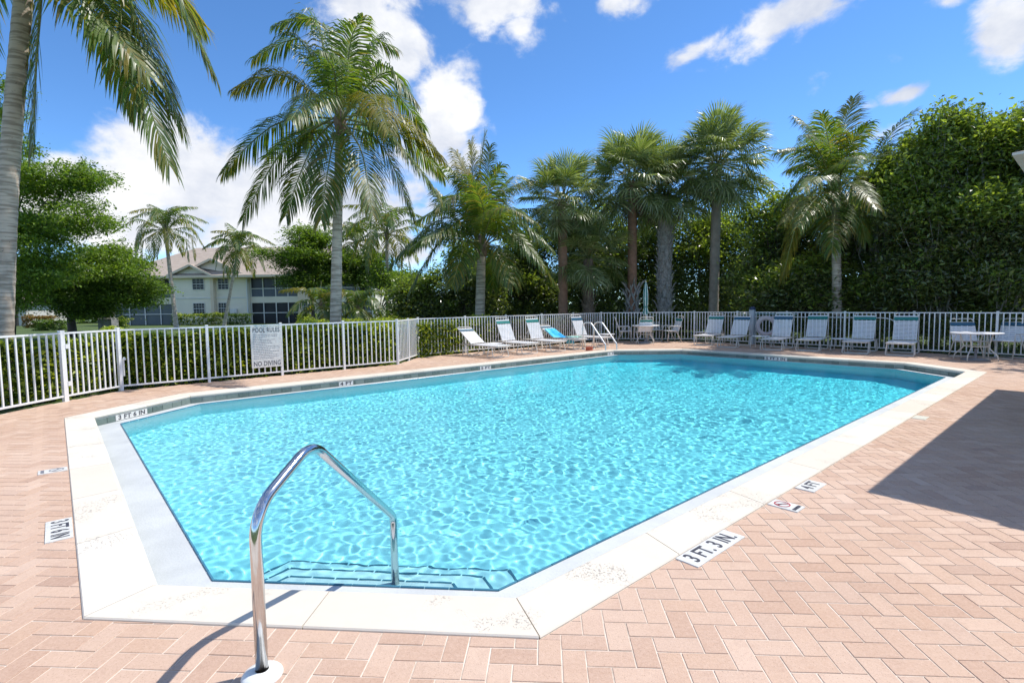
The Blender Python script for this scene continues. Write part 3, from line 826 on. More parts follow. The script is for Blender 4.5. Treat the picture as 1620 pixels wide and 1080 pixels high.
fence('gate', 'white picket gate with a round topped latch, left of the long fence run', 'gate', FA1+(FG1-FA1).normalized()*.03, FG1-(FG1-FA1).normalized()*.03, 1, 10, knob=(1.17, .62), group='white gates in the pool fence')
FR = fence('fence', 'white picket fence run carrying the pool rules sign', 'fence', FG1, FB1, 4, 12)
fence('gate', 'double width white gate seen nearly edge-on, right of the rules sign', 'gate', FB1, FG2, 2, 8, knob=(1.84, .62), group='white gates in the pool fence')
fence('fence', 'white picket fence run behind the left row of loungers', 'fence', FG2, FC1, 5, 15)
fence('fence', 'short white fence run behind the umbrella table at the far corner', 'fence', FC1, FD1, 2, 15)
fence('fence', 'white picket fence run along the right behind the right row of loungers', 'fence', FD1, FE1, 9, 15)

def rules_sign():
    d = (FB1-FG1).normalized(); nv = Vector((d.y, -d.x, 0))
    def along(px):
        dr = _F + _R*((px-810)/CAM_F); e = FB1-FG1; den = dr.x*e.y-dr.y*e.x; s_ = (FG1.x*dr.y-FG1.y*dr.x)/den; return s_*e.length
    s0, s1 = along(396), along(445.3); w = s1-s0; h = .93; p = FG1+d*((s0+s1)/2)+nv*.030+Vector((0, 0, 1.155-h/2))
    root = link('pool_rules_sign', None, label='white pool rules board hung on the fence, headed POOL RULES and ending NO DIVING', category='sign')
    root.matrix_world = Matrix.Translation(p) @ Matrix((d, Z3, nv)).transposed().to_4x4()
    g = G(); g.prism([(-w/2, -h/2), (w/2, -h/2), (w/2, h/2), (-w/2, h/2)], -.003, .003, .001); obj('board', g, MAT['marker_white'], root)
    for txt, y, sz in (('POOL RULES', h/2-.085, .15), ('NO DIVING', -h/2+.085, .15)):
        me = text_mesh(txt, sz, 1.0, bold=.001); x = [v.co.x for v in me.vertices]; f = (w*.86)/(max(x)-min(x))
        for v in me.vertices: v.co.x *= f
        me.materials.append(MAT['ink']); link('lettering', me, root, loc=(0, y, .0045))
    # the small print: lines too fine to read
    g = G(); rr = random.Random(3); y = h/2-.19
    ends = [.92, .90, .35, .80, .66, .72, .48, .98, .98, .62, .97, .70, .88, .95, .74]
    for e in ends:
        x = -w*.43; lim = -w*.43+w*.86*e
        while x < lim:
            ww = min(rr.uniform(.015, .05), lim-x); g.add([(x, y-.006, .0042), (x+ww, y-.006, .0042), (x+ww, y+.006, .0042), (x, y+.006, .0042)], [(0, 1, 2, 3)]); x += ww+.010
        y -= (h-.36)/len(ends)
    obj('small_print', g, MAT['ink_faded'], root, kind='stuff')
rules_sign()
# ------------------------------------------------------------------ pool furniture
def lounger(back_deg, band='strap_green', armless=True):
    """foot end at the origin, head towards +x"""
    root = thing('sun_lounger', 'x', 'sun lounger')
    W = .31; H = .36; xb = 1.18; BL = .80; a = math.radians(back_deg); f = MAT['frame_almond']
    hx, hz = xb+BL*math.cos(a), H+BL*math.sin(a)
    # seat frame: one bent tube round the seat
    g = G(); pts = fillet([(xb+.50, -W, H), (0.03, -W, H-.01), (0.03, W, H-.01), (xb+.50, W, H)], [.09, .09], 5)
    g.tube(pts, .0145, 8); g.tube([(xb+.48, -W, H), (xb+.48, W, H)], .012, 6); g.tube([(xb, -W, H-.01), (xb, W, H-.01)], .012, 6); g.tube([(.6, -W, H-.02), (.6, W, H-.02)], .011, 6); obj('seat_frame', g, f, root)
    g = G(); P = lambda s, y: (xb+s*math.cos(a), y, H+.012+s*math.sin(a))
    pts = fillet([P(0, -W+.035), P(BL+.06, -W+.035), P(BL+.06, W-.035), P(0, W-.035)], [.08, .08], 5)
    g.tube(pts, .0135, 8); g.tube([P(BL-.06, -W+.035), P(BL-.06, W-.035)], .011, 6); obj('back_frame', g, f, root)
    g = G()   # prop that holds the back up
    if back_deg > 8:
        g.tube(fillet([P(.42, -W+.07), (xb+.46, -W+.07, H), (xb+.46, W-.07, H), P(.42, W-.07)], [.03, .03], 3), .009, 6)
        obj('back_prop', g, f, root)
    for x in (.30, 1.42):     # two sled-like bows
        for dx in (-.14, .14):
            g = G(); g.tube(fillet([(x+dx*.35, -W+.0, H-.012), (x+dx, -W-.02, .014), (x+dx, W+.02, .014), (x+dx*.35, W, H-.012)], [.05, .05], 4), .0135, 7); obj('leg_bow', g, f, root)
    g = G(); n = 24
    for k in range(n):
        x = .045+(xb-.06)*k/(n-1); sag = -.006*math.sin(math.pi*k/(n-1)); g.box((x-.0155, -W-.012, H+.012+sag), (x+.0155, W+.012, H+.0165+sag), r=rnd.random())
    obj('seat_straps', g, MAT['white_strap'], root, kind='stuff')
    g = G(); n = 14
    R = Matrix.Translation((xb, 0, H+.012)) @ Matrix.Rotation(-a, 4, 'Y')
    for k in range(n):
        s = .05+(BL-.255)*k/(n-1); g.box((s-.0150, -W+.024, .013), (s+.0150, W-.024, .0175), R, r=rnd.random())
    obj('back_straps', g, MAT['white_strap'], root, kind='stuff')
    g = G(); g.box((BL-.168, -W+.022, .013), (BL-.068, W-.022, .019), R); obj('colour_band', g, MAT[band], root)
    g = G(); g.box((BL-.062, -W+.022, .013), (BL-.030, W-.022, .018), R); obj('head_strap', g, MAT['white_strap'], root)
    return root
def chair(band='strap_green'):
    """front edge at the origin side, back towards +x"""
    root = thing('armchair', 'x', 'chair'); f = MAT['frame_almond']; W = .28
    for s in (-1, 1):
        g = G(); g.tube(fillet([(-.02, s*W, .012), (.05, s*W, .62), (.46, s*W, .60), (.50, s*W*.93, .56)], [.07, .03], 5), .0125, 7); obj('arm_frame', g, f, root)
        g = G(); g.tube([(.20, s*W, .62), (.52, s*W, .012)], .0125, 7); obj('rear_leg', g, f, root)
    g = G(); g.tube(fillet([(.52, -W, .012), (.52, W, .012)], [], 2), .012, 6); g.tube([(-.02, -W, .012), (-.02, W, .012)], .012, 6); obj('sled_bar', g, f, root)
    g = G(); a = math.radians(72); Pb = lambda s, y: (.40+s*math.cos(a), y, .40+s*math.sin(a))
    g.tube(fillet([(.0, -W+.03, .43), (.40, -W+.03, .40), Pb(.60, -W+.03), Pb(.60, W-.03), (.40, W-.03, .40), (.0, W-.03, .43), ], [.05, .07, .07, .05], 4), .0125, 7)
    g.tube([(.0, -W, .43), (.0, W, .43)], .012, 6); g.tube([Pb(.51, -W+.03), Pb(.51, W-.03)], .01, 6); obj('seat_frame', g, f, root)
    g = G()
    for k in range(9):
        x = .03+.35*k/8; g.box((x-.0185, -W+.02, .44-.03*x), (x+.0185, W-.02, .445-.03*x))
    obj('seat_straps', g, MAT['white_strap'], root, kind='stuff')
    R = Matrix.Translation((.40, 0, .40)) @ Matrix.Rotation(-a, 4, 'Y'); g = G()
    for k in range(8): s = .05+.33*k/7; g.box((s-.0195, -W+.018, .011), (s+.0195, W-.018, .016), R)
    obj('back_straps', g, MAT['white_strap'], root, kind='stuff')
    g = G(); g.box((.415, -W+.016, .011), (.495, W-.016, .017), R); obj('colour_band', g, MAT[band], root)
    return root
def rzof(d): return math.atan2(d.y, d.x)
HL = Vector((-.657, .754, 0))       # left row: head towards the long fence
HR = Vector((.690, .724, 0)).normalized()       # right row: head towards the right fence
GL, GR = 'white strap sun loungers along the left fence', 'white strap sun loungers along the right fence'
lefts = [(797, 566, 36, 'strap_navy', 'low reclined white lounger nearest the gate, pale head band', 0.08),
         (842, 560.5, 64, 'strap_green', 'white lounger with raised back and bright teal band, second from the gate', 0.0),
         (887, 556.5, 66, 'strap_green', 'white lounger with raised back and dark green band, left of the towel lounger', -.02),
         (921, 552.5, 31, 'strap_navy', 'low reclined white lounger with the blue towel spread over it', .03),
         (958, 549.0, 66, 'strap_navy', 'shaded white lounger with raised back behind the pool ladder', 0)]
LN = []
for px, py, bk, band, lab, tw in lefts:
    r = lounger(bk, band); r.location = at(px, py)+HL*(-.06); r.rotation_euler.z = rzof(HL)+tw; retag(r, lab, None, GL); LN.append(r)
rights = [(1112, 546.3, 60, 'strap_green', 'first lounger of the right row, beside the low square table', .05),
          (1149, 549.8, 60, 'strap_navy', 'second lounger of the right row, in front of the life ring', -.02),
          (1219, 554.2, 68, 'strap_navy', 'third lounger of the right row, right of the round white side table', .0),
          (1277, 555.4, 68, 'strap_green', 'fourth lounger of the right row, with nothing on it, between two others', .02),
          (1352, 559.8, 68, 'strap_green', 'fifth lounger of the right row, beside the second white side table', -.01),
          (1423, 563.3, 68, 'strap_green', 'last lounger of the right row, by the thick fence post near the round table', .02)]
rights[3] = (1277, 555.4, 68, 'strap_green', 'fourth lounger of the right row, third from the round dining table', .02)
for px, py, bk, band, lab, tw in rights:
    r = lounger(bk, band); r.location = at(px, py)-HR*.16; r.rotation_euler.z = rzof(HR)+tw; retag(r, lab, None, GR)
# towel on the fourth lounger of the left row
def towel():
    root = LN[3]; M = Matrix.Translation(root.location) @ Matrix.Rotation(root.rotation_euler.z, 4, 'Z'); a = math.radians(31)
    prof = []
    for k in range(17):
        s = -.32+k*.085
        if s < .18: prof.append((.60-.015*max(0, -s), .39-max(0, .18-s)*.0))
    path = [(.72, .39), (.86, .387), (1.0, .386), (1.15, .39)] + [(1.18+t*math.cos(a), .40+t*math.sin(a)) for t in (.08, .2, .32, .44, .54)]
    V = []; ny = 13; rr = random.Random(4)
    for i, (x, z) in enumerate(path):
        for j in range(ny):
            t = j/(ny-1); y = -.36+.66*t; zz = z+.006*math.sin(7*t*3+i)+.008; xx = x
            if y < -.33+.1 and i < 5:            # hangs over the near side
                q = (-.23-y)/.13
            V.append((xx+.02*math.sin(9*t+i*.3), y*(1-.2*abs(i-4)/5), zz))
    # hanging flap
    base = len(V)
    g = G(); F = [(i*ny+j, i*ny+j+1, (i+1)*ny+j+1, (i+1)*ny+j) for i in range(len(path)-1) for j in range(ny-1)]
    g.add(V, F, smooth=True)
    fl = []
    for k in range(8):
        x, z = .74+.055*k, .385
        for m_ in range(5): fl.append((x+.012*math.sin(k*1.7+m_), -.335-.012*m_-.012*math.sin(k*1.9), z+.01-m_*.062-.01*math.cos(k*1.3)))
    g.add(fl, [(k*5+m_, k*5+m_+1, (k+1)*5+m_+1, (k+1)*5+m_) for k in range(7) for m_ in range(4)], smooth=True)
    a_ = MN('towel_blue'); c = a_.ramp(a_.noise(3.1, 3, .5), [(.36, (.02, .24, .62)), (.5, (.03, .42, .78)), (.62, (.16, .62, .74)), (.72, (.30, .70, .66))]); a_.prin(c, .95, normal=a_.bump(a_.noise(120, 3), .5, .004))
    t = obj('beach_towel', g, a_.m); t.matrix_world = M; retag(t, 'bright blue and turquoise towel draped over the low lounger', 'towel')
    t.modifiers.new('thickness', 'SOLIDIFY').thickness = .006
    g = G(); vs = []
    for i in range(6):
        for j in range(6): vs.append((.20+.085*i, -.2+.09*j, .40+.03*abs(math.sin(i*1.4+j*1.1))+.01))
    g.add(vs, [(i*6+j, i*6+j+1, (i+1)*6+j+1, (i+1)*6+j) for i in range(5) for j in range(5)], smooth=True)
    t = obj('folded_cloth', g, simple('cloth_mint', (.35, .66, .58), .9, var=.1)); t.matrix_world = M; retag(t, 'small crumpled mint green cloth on the foot of the towel lounger', 'cloth')
    t.modifiers.new('thickness', 'SOLIDIFY').thickness = .006
towel()
def side_table(loc, rz, label, rnd_top=False, w=.46, h=.40):
    root = thing('side_table', label, 'side table', loc, rz, 'low white side tables between loungers'); f = MAT['frame_almond']
    g = G()
    if rnd_top: g.lathe([(0, h), (w/2, h), (w/2+.008, h-.01), (w/2, h-.025), (0, h-.02)], 24)
    else:
        g.prism([(-w/2, -w/2), (w/2, -w/2), (w/2, w/2), (-w/2, w/2)], h-.02, h, .004)
    obj('table_top', g, MAT['white_strap'], root)
    for s in (-1, 1):
        g = G(); q = w*.40; g.tube(fillet([(-q, s*q, h-.02), (-q*1.15, s*q*1.1, .012), (q*1.15, s*q*1.1, .012), (q, s*q, h-.02)], [.03, .03], 3), .0115, 6); obj('leg_bow', g, f, root)
side_table(at(1104, 541.5)+HR*.45, rzof(HR), 'low square white table behind the first lounger of the right row')
side_table(at(1201, 551)+HR*.10, rzof(HR), 'round white side table between the second and third loungers of the right row', True, .55, .42)
side_table(at(1326, 556.5)+HR*.32, rzof(HR), 'white side table between the fourth and fifth loungers of the right row', True, .52, .40)
side_table(at(800, 562)+HL*.62, rzof(HL), 'white side table between the first two loungers by the gate', False, .44, .36)
side_table(at(913, 549)+HL*.9, rzof(HL), 'white side table behind the towel lounger, by the shaded one', False, .44, .38)
side_table(at(962, 547)+HL*.5+Vector((.35, .1, 0)), rzof(HL), 'shaded white side table seen through the ladder rails', False, .46, .42)

# table with closed umbrella
TU = at(1027, 544.5)+Vector((0, .55, 0))
def dining_table(loc, label, r, h=.71, disc=False):
    root = thing('dining_table', label, 'table', loc, .5, 'round white dining tables'); f = MAT['frame_almond']
    g = G(); g.lathe([(.03, h), (r-.02, h), (r, h-.006), (r, h-.024), (r-.015, h-.03), (.03, h-.016)], 36); obj('table_top', g, MAT['white_strap'], root)
    for k in range(4):
        a = k*math.pi/2; c, s = math.cos(a), math.sin(a)
        g = G(); g.tube(fillet([(c*.34, s*.34, h-.02), (c*.25, s*.25, .34), (c*.44, s*.44, .13), (c*.46, s*.46, .0)], [.1, .06], 5), .014, 7); obj('leg', g, f, root)
    g = G(); n_ = 24; g.tube([(.27*math.cos(2*math.pi*k/n_), .27*math.sin(2*math.pi*k/n_), .36) for k in range(n_+1)], .010, 6); obj('leg_ring', g, f, root)
    return root
dining_table(TU, 'round white table under the closed green and white umbrella', .52)
def umbrella(loc):
    root = thing('umbrella', 'closed market umbrella with dark green and white panels, standing in the far corner table', 'umbrella', loc)
    g = G(); g.tube([(0, 0, .02), (0, 0, 1.25), (.0, 0, 2.42)], .019, 10); obj('pole', g, simple('pole_cream', (.60, .57, .38), .5), root)
    g = G(); g.lathe([(0, 0), (.26, 0), (.26, .05), (.06, .08), (.035, .22), (.024, .22)], 20); obj('base', g, MAT['grey_base'], root)
    prof = [(.012, 2.44), (.03, 2.38), (.07, 2.22), (.105, 2.0), (.115, 1.8), (.098, 1.55), (.075, 1.42), (.105, 1.30), (.135, 1.18), (.125, 1.14)]
    for p in range(8):
        vs = []; m_ = 7
        for (rr, z) in prof:
            for j in range(m_):
                a = 2*math.pi*(p+j/(m_-1))/8; f_ = .74+.24*math.sin(math.pi*j/(m_-1))-.12+.04*math.sin(z*9+p)
                vs.append((rr*f_*math.cos(a), rr*f_*math.sin(a), z+(.03*math.sin(p*2.1) if z < 1.3 else 0)))
        g = G(); g.add(vs, [(i*m_+j, (i+1)*m_+j, (i+1)*m_+j+1, i*m_+j+1) for i in range(len(prof)-1) for j in range(m_-1)], smooth=True)
        c = obj('canopy_panel', g, MAT['umb_white' if p % 2 else 'umb_green'], root)
    g = G(); g.lathe([(.083, 1.405), (.086, 1.42), (.083, 1.435)], 16); obj('tie', g, MAT['umb_green'], root)
umbrella(TU)
def put_chair(px, py, face, band, label):
    r = chair(band); p = at(px, py); d = Vector(face).normalized(); r.location = p; r.rotation_euler.z = rzof(d); r.scale = (1.1, 1.08, 1.06); retag(r, label, None, 'white strap armchairs at the dining tables')
put_chair(998, 541, (-1, .15, 0), 'strap_navy', 'white armchair on the left side of the umbrella table, seen side-on')
put_chair(1014, 542.0, (.10, -1, 0), 'strap_green', 'white armchair with its back to the pool at the umbrella table')
put_chair(1036, 539.5, (.08, 1, 0), 'strap_navy', 'white armchair behind the umbrella table, facing the pool')
put_chair(1052, 541.0, (1, .12, 0), 'strap_green', 'white armchair on the right side of the umbrella table, seen side-on')
T2 = at(1543, 569.5)
dining_table(T2, 'round white dining table at the right with a grey disc base under it', .53)
g = G(); g.lathe([(0, .0), (.29, 0), (.29, .035), (.05, .055), (.03, .07), (.03, .30), (0, .30)], 28, T2); t = obj('weighted_disc', g, MAT['grey_base']); retag(t, 'grey round empty umbrella base under the right dining table', 'umbrella stand')
put_chair(1541, 567.5, (.25, 1, 0), 'strap_navy', 'white armchair behind the right dining table, tucked against it')
put_chair(1580, 567, (1, .35, 0), 'strap_navy', 'white armchair with dark band at the right edge beside the dining table')
put_chair(1650, 573, (-.2, -1, 0), 'strap_navy', 'white armchair cut off by the right edge of the picture')

# life ring on a post, rescue hook on the fence, tub by the ladder
rp = at(1176, 546.6)+HR*.85
dE = (FE1-FD1).normalized(); nE = Vector((dE.y, -dE.x, 0))
root = thing('life_ring_post', 'pale rounded post with dark blue cap standing behind the second right lounger', 'post', rp, rzof(dE))
g = G(); g.prism([(-.085, -.07), (.085, -.07), (.085, .07), (-.085, .07)], 0, 1.30, .02); obj('post_body', g, simple('post_pale', (.45, .50, .54), .5), root)
g = G(); g.lathe([(.10, 1.27), (.105, 1.30), (.095, 1.35), (.06, 1.385), (0, 1.395)], 16); obj('cap', g, MAT['cap_dark'], root)
g = G(); n_, m_ = 28, 10; R0, r0 = .285, .075
vs = [((R0+r0*math.cos(b))*math.cos(a), r0*.8*math.sin(b), (R0+r0*math.cos(b))*math.sin(a)) for a in [2*math.pi*i/n_ for i in range(n_)] for b in [2*math.pi*j/m_ for j in range(m_)]]
g.add(vs, [(i*m_+j, i*m_+(j+1) % m_, ((i+1) % n_)*m_+(j+1) % m_, ((i+1) % n_)*m_+j) for i in range(n_) for j in range(m_)], smooth=True)
lr = obj('life_ring', g, MAT['ring_pink']); p = at(1201, 549)+HR*.70; lr.location = (p.x, p.y, .70); lr.rotation_euler.z = rzof(dE)+.2; retag(lr, 'pale pinkish life ring hanging behind the second right lounger', 'life ring')
g = G(); n_ = 20; g.tube([((R0+.08)*math.cos(2*math.pi*i/n_), -.01, (R0+.08)*math.sin(2*math.pi*i/n_)) for i in range(n_+1)], .008, 5); obj('grab_rope', g, MAT['white_strap'], lr)
def along_E(px, z):
    dr = _F + _R*((px-810)/CAM_F); e = FE1-FD1; den = dr.x*e.y-dr.y*e.x; s_ = (FD1.x*dr.y-FD1.y*dr.x)/den; q = FD1+e*s_; return Vector((q.x, q.y, z))+nE*.045
q0, q1 = along_E(1150, 1.02), along_E(1392, 1.02); q2 = along_E(1408, .985); q3 = along_E(1416, .88); q4 = along_E(1417, .72)
g = G(); g.tube([q0, q0.lerp(q1, .5), q1, along_E(1401, 1.008), q2, along_E(1413, .94), q3, q4], .014, 8)
t = obj('rescue_hook', g, MAT['white_paint']); retag(t, 'long white rescue pole with a curved hook hung along the right fence', 'rescue pole')
g = G(); g.tube([along_E(1186, 1.12), along_E(1262, 1.115)], .011, 8); t = obj('skimmer_pole', g, simple('pole_blue', (.30, .50, .52), .4)); retag(t, 'short bluish pole hung above the long rescue pole on the fence', 'pole')
p = at(932, 554.8); root = thing('tub', 'small orange-red plastic tub on the deck between the ladder feet', 'tub', p+Vector((.02, .12, 0)), .7)
g = G(); g.prism([(-.10, -.07), (.10, -.07), (.10, .07), (-.10, .07)], 0, .11, .006); obj('tub_body', g, MAT['orange_plastic'], root)
g = G(); g.prism([(-.115, -.085), (.115, -.085), (.115, .085), (-.115, .085)], .11, .125, .003); obj('lid', g, MAT['orange_plastic'], root)
g = G(); g.tube(fillet([(-.08, 0, .125), (-.06, 0, .165), (.06, 0, .165), (.08, 0, .125)], [.02, .02], 3), .006, 6); obj('handle', g, MAT['white_strap'], root)
# ------------------------------------------------------------------ leaves, hedges, trees
def leaf_cards(C, size, rng, up=.7, stretch=2.1, sj=.45):
    """one folded diamond per centre; returns vertices and quads as two triangles"""
    n = len(C); a = rng.normal(size=(n, 3)); nrm = rng.normal(size=(n, 3)); nrm[:, 2] += up*2
    nrm /= np.linalg.norm(nrm, axis=1)[:, None]; a -= nrm*(a*nrm).sum(1)[:, None]; a /= np.linalg.norm(a, axis=1)[:, None]
    b = np.cross(nrm, a); s = size*(1+sj*rng.normal(size=n)).clip(.4, 2)[:, None]
    w = s/stretch
    p0 = C-a*s*.5; p2 = C+a*s*.5-nrm*s*.12; p1 = C+b*w*.5+nrm*w*.12-a*s*.03; p3 = C-b*w*.5+nrm*w*.12-a*s*.03
    V = np.stack([p0, p1, p2, p3], 1).reshape(-1, 3); i = np.arange(n)*4
    F = np.concatenate([np.stack([i, i+1, i+2], 1), np.stack([i, i+2, i+3], 1)])
    r = rng.random(n); return V, F, np.concatenate([r, r])
def leaf_obj(name, C, size, mats, rng, parent=None, shade=None, **k):
    V, F, r = leaf_cards(C, size, rng, k.pop('up', .7), k.pop('stretch', 2.1))
    if shade is not None: r = np.clip(r*.6+.4*np.concatenate([shade, shade]), 0, 1)
    return link(name, np_mesh(name, V, F, mats, r), parent, **k)

def hedge(label, A, B, w, z0, z1, n, size, mat='hedge_leaf', off=0.0, seed=1, core=True, group=None, clumps=True):
    rng = np.random.default_rng(seed); d = (B-A); L = d.length; d.normalize(); nv = Vector((-d.y, d.x, 0))
    root = thing('hedge', label, 'hedge', A+nv*off, math.atan2(d.y, d.x), group)
    s = rng.random(n)*L; q = rng.random(n); r = rng.random(n)
    # faces towards the deck, the top, and some depth
    face = rng.random(n); lump = .07*np.sin(s*3.1+1)+.05*np.sin(s*7.7)+.05*np.sin(s*1.3+2)
    y = np.where(face < .6, (rng.random(n)**2)*w*.5, rng.random(n)*w); z = np.where(face < .6, z0+(z1-z0)*q, z1-(rng.random(n)**2)*.25)
    y = y+lump*.6+.05*np.sin(z*9+s*4); z = z+lump*np.where(face < .6, q, 1)*1.0+rng.normal(size=n)*.02
    C = np.stack([s, y, z], 1)
    cs = rng.random((int(n/9), 3))*[L, 1, 1]; cs[:, 1] = cs[:, 1]**2*w*.22-.13; cs[:, 2] = z0+(z1-z0)*rng.random(len(cs))
    C2 = np.repeat(cs, 9, 0)+rng.normal(size=(len(cs)*9, 3))*.045
    leaf_obj('foliage', C, size, MAT[mat], rng, root, kind='stuff', shade=np.zeros(len(C)))
    leaf_obj('young_leaves', C2, size*1.15, MAT[mat], rng, root, kind='stuff', up=.9, shade=np.full(len(C2), 1.0))
    if core:
        g = G(); k = int(L/.5)
        for j in range(k+1):
            x = L*j/k; g.tube([(x, w*.5, -.05), (x+.08*math.sin(j*2.), w*.5+.06*math.cos(j*3.), z1*.55), (x+.15*math.sin(j*1.3), w*.45, z1*.85)], [.015, .011, .005], 5, cap=False)
        obj('stems', g, MAT['bark_dark'], root, kind='stuff')
    return root

def blob_pts(blobs, n, rng, shell=.55):
    """centres spread in the outer part of ellipsoids, in clumps"""
    out = []; vol = np.array([(b[3]*b[4]*b[5])**.67 for b in blobs]); vol /= vol.sum()
    for b, v in zip(blobs, vol):
        k = max(3, int(n*v)); u = rng.normal(size=(k, 3)); u /= np.linalg.norm(u, axis=1)[:, None]
        r = (shell+(1-shell)*rng.random(k))[:, None]
        lum = 1+.16*np.sin(u[:, :1]*6+b[0]*3)*np.sin(u[:, 2:3]*5+b[1]*2)+.14*np.sin(u[:, 2:3]*8+u[:, :1]*5+b[2])+.10*rng.random((k, 1))**3
        out.append(np.array(b[:3])+u*r*lum*np.array(b[3:6]))
    return np.concatenate(out)
def tree(label, base, blobs, n_clump, per, clump_r, size, mat, bark='bark_dark', trunk_r=.16, seed=1, flat=.6, limbs=9, top_mat=None, top_frac=.25, name='tree', cat='tree', group=None, fork=.35, shell=.55, up=.7, stretch=2.1, lean=(0, 0), twigs=True, lumpy=9, front=0, sprigs=70):
    rng = np.random.default_rng(seed); base = Vector(base)
    root = thing(name, label, cat, base, 0, group); o = np.array(base)
    if lumpy:
        bb = []
        for b in blobs:
            b = np.array(b, float); k_ = max(4, int(lumpy*(b[3]*b[5])**.5/1.6))
            for _ in range(k_):
                u = rng.normal(size=3); u /= np.linalg.norm(u); q = u*b[3:6]*rng.uniform(.30, .80); f_ = rng.uniform(.30, .50)
                m_ = (b[3]*b[4]*b[5])**(1/3)
                bb.append(tuple(b[:3]+q)+(m_*f_*1.25, m_*f_*1.1, m_*f_*.8*(flat*.5+.7)))
            bb.append(tuple(b[:3])+tuple(b[3:6]*.55))
        blobs = bb
    cl = blob_pts([tuple(np.array(b[:3])-o)+tuple(b[3:6]) for b in blobs], n_clump, rng, shell)
    cl = cl[cl[:, 2] > .12]
    k = len(cl); pr = (rng.poisson(per, k)*rng.uniform(.35, 1.6, k)).astype(int).clip(3)
    C = np.repeat(cl, pr, 0)+rng.normal(size=(pr.sum(), 3))*np.array([clump_r, clump_r, clump_r*flat]); C = C[C[:, 2] > 0]
    zt = np.repeat(cl[:, 2], pr)[:len(C)]
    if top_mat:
        # lighter leaves on the topmost clumps, sunlight put into their colour
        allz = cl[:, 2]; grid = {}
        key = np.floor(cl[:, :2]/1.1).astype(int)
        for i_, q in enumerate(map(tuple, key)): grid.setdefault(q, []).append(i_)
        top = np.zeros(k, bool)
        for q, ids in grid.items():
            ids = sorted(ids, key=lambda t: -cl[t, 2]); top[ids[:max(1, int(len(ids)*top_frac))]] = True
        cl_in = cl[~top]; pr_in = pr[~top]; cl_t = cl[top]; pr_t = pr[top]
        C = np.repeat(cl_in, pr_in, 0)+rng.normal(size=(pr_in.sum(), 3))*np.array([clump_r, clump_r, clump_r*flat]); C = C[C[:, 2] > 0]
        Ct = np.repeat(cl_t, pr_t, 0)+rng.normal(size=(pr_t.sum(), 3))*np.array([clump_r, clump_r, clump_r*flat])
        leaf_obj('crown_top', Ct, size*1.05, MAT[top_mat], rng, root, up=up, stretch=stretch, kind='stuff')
    leaf_obj('crown', C, size, MAT[mat], rng, root, up=up, stretch=stretch, kind='stuff')
    g = G(); hz = float(np.median(cl[:, 2])); fk = Vector((lean[0]*fork, lean[1]*fork, hz*fork*1.2)); c0 = cl.mean(0)
    pts = [Vector((0, 0, -.1)), Vector((fk.x*.4+.05, fk.y*.4, fk.z*.45)), fk]
    g.tube(pts, [trunk_r*1.25, trunk_r, trunk_r*.85], 9); obj('trunk', g, MAT[bark], root)
    g = G(); pick = rng.choice(len(cl), min(limbs, len(cl)), replace=False)
    for t in pick:
        e = Vector(cl[t]); m1 = fk.lerp(e, .45)+Vector((rng.normal()*.12, rng.normal()*.12, .18)); m2 = fk.lerp(e, .8)+Vector((rng.normal()*.1, rng.normal()*.1, .05))
        g.tube([fk, m1, m2, e], [trunk_r*.5, trunk_r*.33, trunk_r*.18, trunk_r*.06], 6, cap=False)
        if twigs:
            for _ in range(3):
                f_ = Vector(cl[rng.integers(len(cl))]); 
                if (f_-m2).length < 2.2: g.tube([m2, m2.lerp(f_, .5)+Vector((0, 0, .08)), f_], [trunk_r*.14, trunk_r*.1, .006], 5, cap=False)
    obj('limbs', g, MAT[bark], root)
    if sprigs:     # twigs that reach out of the crown with a rosette of leaves at the tip
        c0_ = cl.mean(0); d_ = cl-c0_; d_ /= np.linalg.norm(d_, axis=1)[:, None]; out_ = ((cl-c0_)*d_).sum(1)+.8*d_[:, 2]
        sel = np.argsort(-out_)[:max(sprigs, len(cl)//3)]; sel = rng.choice(sel, min(sprigs, len(sel)), replace=False); g = G(); CS = []
        for t in sel:
            a_ = Vector(cl[t]); dv = Vector(d_[t]); dv.z = abs(dv.z)*.8+.35; dv.normalize(); ln_ = rng.uniform(.25, .62)
            b_ = a_+dv*ln_+Vector(rng.normal(size=3)*.08); g.tube([a_-dv*.3, a_.lerp(b_, .5), b_], [.014, .010, .005], 4, cap=False)
            CS.append(np.array(b_)+rng.normal(size=(14, 3))*.085); CS.append(np.array(a_.lerp(b_, .55))+rng.normal(size=(10, 3))*.10)
        obj('sprigs', g, MAT[bark], root, kind='stuff')
        leaf_obj('sprig_leaves', np.concatenate(CS), size*1.05, MAT[top_mat or mat], rng, root, up=.5, stretch=stretch, kind='stuff')
    if front:      # grey branches that show in front of the dark interior
        g = G(); fr = cl[np.argsort(cl[:, 1])[:len(cl)//3]]
        for _ in range(front):
            e = Vector(fr[rng.integers(len(fr))]); s_ = Vector((e.x*.35+rng.normal()*.3, e.y*.75, max(.3, e.z*.35))); m1 = s_.lerp(e, .5)+Vector((rng.normal()*.25, -.12, rng.normal()*.15))
            e = e+Vector((0, -.15, 0)); g.tube([s_, s_.lerp(m1, .5)+Vector((rng.normal()*.08, 0, .05)), m1, m1.lerp(e, .5)+Vector((rng.normal()*.12, 0, rng.normal()*.1)), e], [.028, .022, .017, .011, .005], 5, cap=False)
            for _ in range(3):
                d = m1+Vector((rng.normal()*.6, rng.normal()*.2, rng.uniform(.1, .9))); g.tube([m1, m1.lerp(d, .5)+Vector((0, 0, .07)), d], [.011, .008, .003], 4, cap=False)
        obj('outer_branches', g, MAT[bark], root, kind='stuff')
    return root
